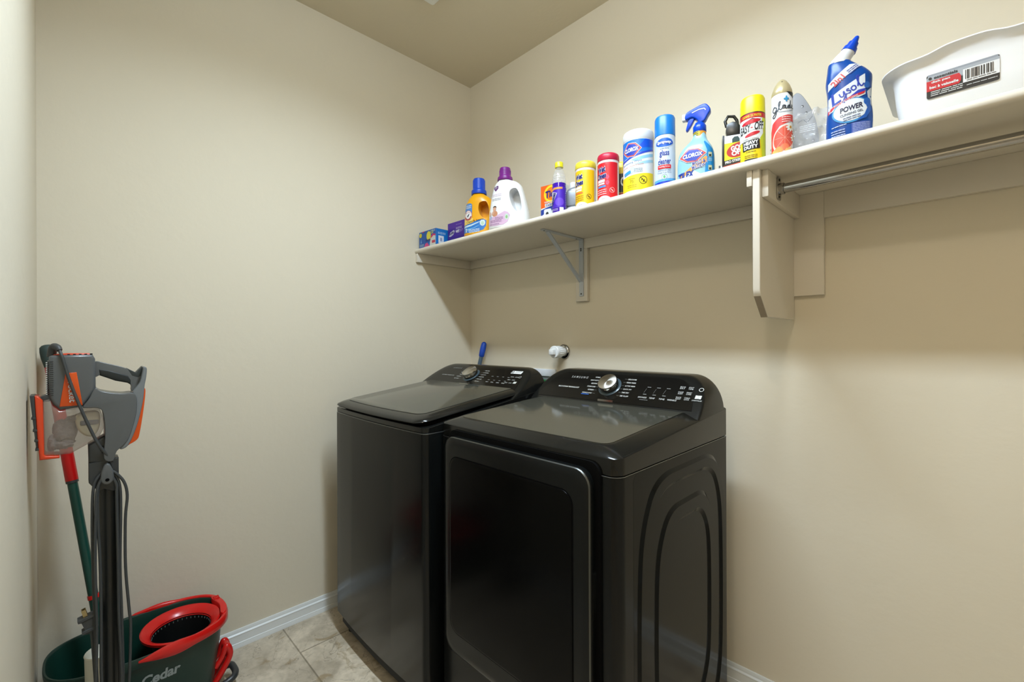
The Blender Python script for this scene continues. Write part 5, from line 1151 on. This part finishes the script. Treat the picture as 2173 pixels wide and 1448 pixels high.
g = G(GD2); g.extrude([(-1.770, 0.004), (-1.770, 0.045), (-1.74, 0.055), (-1.56, 0.055), (-1.53, 0.045), (-1.53, 0.004)], 'x', VX - 0.036, VX + 0.084, 0.008); g.tube([(VX, -1.65, 0.05), (VX, -1.649, 0.10)], 0.024, 20); g.build('floor_nozzle', t)

# ---- mop bucket
DG = M('dark_green_bucket', (20, 50, 42), 0.35, var=0.06); DGI = M('dark_green_bucket_inside', (14, 52, 42), 0.4)
RED = M('red_plastic', (208, 26, 22), 0.25)
t = thing('mop_bucket', 'dark green mop bucket with a red wringer basket and grey lettering', 'bucket', (0.19, -1.556, 0))
BC = (0.188, -1.556)
def brim(sx, sy, z, dx=0, dy=0, n=72):
    p = []
    for k in range(n):
        q = 2 * math.pi * k / n; c_, s_ = math.cos(q), math.sin(q); e = 2 / 2.9
        p.append((BC[0] + dx + sx * math.copysign(abs(c_) ** e, c_), BC[1] + dy + sy * math.copysign(abs(s_) ** e, s_), z + 0.004 * max(0, -s_) ** 2))
    return p
g = G(DG)
out = [brim(0.108, 0.180, 0.0), brim(0.114, 0.186, 0.006), brim(0.134, 0.212, 0.20), brim(0.138, 0.216, 0.255), brim(0.146, 0.224, 0.258), brim(0.149, 0.228, 0.272), brim(0.149, 0.229, 0.286), brim(0.147, 0.227, 0.289), brim(0.143, 0.223, 0.288), brim(0.141, 0.221, 0.284)]
inn = [brim(0.134, 0.212, 0.25), brim(0.128, 0.204, 0.18), brim(0.110, 0.180, 0.012)]
g.loft(out, cap1=False); g.loft([out[-1]] + inn, mat=DGI, cap0=False); g.build('tub', t, angle=35)
# red rim along the wringer end
def arcpts(sx, sy, z, a0, a1, n=50):
    p = []
    for k in range(n + 1):
        q = R(a0 + (a1 - a0) * k / n); c_, s_ = math.cos(q), math.sin(q); e = 2 / 2.9
        p.append(Vector((BC[0] + sx * math.copysign(abs(c_) ** e, c_), BC[1] + sy * math.copysign(abs(s_) ** e, s_), z)))
    return p
g = G(RED); P1 = arcpts(0.1495, 0.229, 0.279, -2, 184); rings = []
for i, p in enumerate(P1):
    f = ([0.2, 0.85, 1.15, 1.3, 1.3, 1.2, 1.08] + [1.0] * 99)[min(i, len(P1) - 1 - i)]; n_ = (p - Vector((BC[0], BC[1], p.z))); n_.normalize()
    rings.append([p + n_ * (0.007 * f * cx) + Vector((0, 0, 0.015 * f * cz)) for cx, cz in ((-1, 0.85), (-0.6, 1), (0.4, 1), (1, 0.6), (1, -0.7), (0.5, -1), (0.2, -0.7), (0.15, 0.3), (-1, 0.4))])
g.loft(rings); g.build('red_rim', t, angle=50)
g = G(RED)   # grip lip at the far end
g.extrude(smooth_loop([(0.105, -1.345), (0.15, -1.326), (0.215, -1.322), (0.255, -1.335), (0.25, -1.348), (0.19, -1.340), (0.13, -1.352)], 4), 'z', 0.276, 0.297, 0.004)
for k in range(3): g.box(0.125 + 0.008 * k, 0.130 + 0.008 * k, -1.348, -1.330, 0.296, 0.300, 0.001)
g.build('lift_grip', t)
# wringer basket: funnel collar and black perforated cup
WC = Vector((0.196, -1.452, 0))
def ov(a_, b_, z, n=48, tilt=0.0):
    return [(WC.x + a_ * math.cos(q), WC.y + b_ * math.sin(q), z + tilt * math.sin(q)) for q in [2 * math.pi * k / n for k in range(n)]]
g = G(RED); g.loft([ov(0.118, 0.112, 0.272), ov(0.119, 0.113, 0.280), ov(0.114, 0.109, 0.283), ov(0.100, 0.098, 0.276), ov(0.088, 0.088, 0.266), ov(0.085, 0.085, 0.262), ov(0.083, 0.083, 0.258)], cap0=False, cap1=False); g.build('wringer_collar', t, angle=60)
BKB = M('black_basket', (12, 14, 14), 0.4); g = G(BKB); g.loft([ov(0.0845, 0.0845, 0.263), ov(0.079, 0.079, 0.22), ov(0.074, 0.074, 0.15), ov(0.05, 0.05, 0.145)], cap0=False); g.build('wringer_basket', t, angle=60)
g = G(C(96, 104, 100))
for k in range(40):
    q = 2 * math.pi * k / 40; c_, s_ = math.cos(q), math.sin(q); g.box(WC.x + 0.0818 * c_ - 0.0012, WC.x + 0.0818 * c_ + 0.0012, WC.y + 0.0818 * s_ - 0.0012, WC.y + 0.0818 * s_ + 0.0012, 0.248, 0.253)
g.build('basket_slots', t)
# lettering on the long side
def bside(u, v, L):
    z = v; f = (z - 0.006) / 0.194; sx = 0.114 + 0.020 * f; sy = 0.186 + 0.026 * f
    yy = u; s_ = max(-1, min(1, yy / sy)); q = abs(s_) ** 2.9; x = sx * (1 - q) ** (1 / 2.9)
    return (BC[0] + x + 0.0008 + 0.0003 * L, BC[1] + yy, z)
a = Art(0.01); GRY = C(150, 160, 160); a.text('O-Cedar', 0.012, 0.205, 0.142, 0.034, GRY, 1, bold=0.035, shear=0.1)
g = G(GRY); a.emit(g, bside); g.build('lettering', t, angle=60)
# end handle loop and foot pedal
g = G(RED); g.tube([(0.196, -1.362, 0.10), (0.196, -1.343, 0.125), (0.196, -1.330, 0.158), (0.196, -1.322, 0.152), (0.196, -1.318, 0.120), (0.196, -1.345, 0.070), (0.196, -1.375, 0.030)], [0.009, 0.009, 0.010, 0.011, 0.010, 0.010, 0.010], 12, smooth=5)
g.tube([(0.236, -1.362, 0.10), (0.236, -1.343, 0.125), (0.236, -1.330, 0.158), (0.236, -1.322, 0.152), (0.236, -1.318, 0.120), (0.236, -1.345, 0.070), (0.236, -1.375, 0.030)], [0.009, 0.009, 0.010, 0.011, 0.010, 0.010, 0.010], 12, smooth=5)
g.tube([(0.196, -1.326, 0.154), (0.236, -1.326, 0.154)], 0.0105, 12); g.tube([(0.196, -1.318, 0.120), (0.236, -1.318, 0.120)], 0.010, 12); g.build('carry_handle', t)
g = G(GD2); g.tube([(0.17, -1.385, 0.035), (0.17, -1.335, 0.045), (0.175, -1.305, 0.050), (0.20, -1.298, 0.050), (0.235, -1.300, 0.048), (0.255, -1.320, 0.045), (0.255, -1.38, 0.03)], 0.011, 12, smooth=5); g.build('foot_pedal', t)

# ---- mop standing in the bucket
t = thing('mop', 'mop with red and dark green handle standing in the bucket in the corner', 'mop', (0.222, -1.622, 0.03))
A = Vector((0.052, -1.776, 1.240)); B = Vector((0.222, -1.622, 0.05)); D = (B - A).normalized(); Ln = (B - A).length
def at(d): return A + D * d
g = G(M('green_handle_tube', (22, 66, 56), 0.3)); g.tube([at(0.44), at(Ln - 0.02)], 0.0125, 20); g.build('lower_tube', t)
g = G(M('red_handle_sleeve', (200, 16, 18), 0.35)); g.tube([at(0.055), at(0.434), at(0.436)], [0.0145, 0.0155, 0.014], 20); g.build('red_sleeve', t)
g = G(M('green_grey_grip', (50, 66, 62), 0.55)); g.tube([at(-0.002), at(0.0), at(0.006), at(0.02), at(0.04), at(0.070)], [0.008, 0.013, 0.018, 0.0195, 0.019, 0.0148], 24); gp = g.build('grip', t)
g = G(GAP_SHADE); h0 = at(0.012) + Vector((0.0, 0.0165, 0.003)); g.tube([h0, h0 + Vector((0.004, 0.003, 0.001))], 0.005, 14); g.build('hang_hole', gp)
g = G(GD2); g.tube([at(0.432), at(0.442)], 0.0152, 20); g.build('joint_collar', t)
g = G(RED); g.tube([at(0.800), at(0.812)], 0.0142, 20); g.build('red_ring', t)
g = G(RED); g.lathe([(0.03, 0.02), (0.035, 0.035), (0.02, 0.06), (0.013, 0.07)], c=(B.x, B.y), seg=24); g.build('mop_head', t)
g = G(M('white_mop_strands', (206, 204, 198), 0.9)); rnd = random.Random(8)
for k in range(60):
    q = rnd.uniform(0, 6.28); l = rnd.uniform(0.04, 0.075); g.tube([(B.x + 0.02 * math.cos(q), B.y + 0.02 * math.sin(q), 0.03), (B.x + l * 0.7 * math.cos(q), B.y + l * 0.7 * math.sin(q), 0.028), (B.x + l * math.cos(q + 0.1), B.y + l * math.sin(q + 0.1), 0.017)], 0.0028, 5)
o = g.build('strands', t); o['kind'] = 'stuff'

# ---- white tub between bucket and vacuum
t = thing('white_plastic_tub', 'tall white plastic tub standing between the bucket and the vacuum', 'tub', (0.388, -1.660, 0))
g = G(M('cream_tub_plastic', (226, 222, 206), 0.4)); g.lathe([(0.030, 0.0), (0.032, 0.003), (0.0385, 0.375), (0.0400, 0.380), (0.0385, 0.383), (0.036, 0.379), (0.030, 0.012), (0, 0.012)], c=(0.388, -1.660), seg=36); g.build('tub_wall', t)
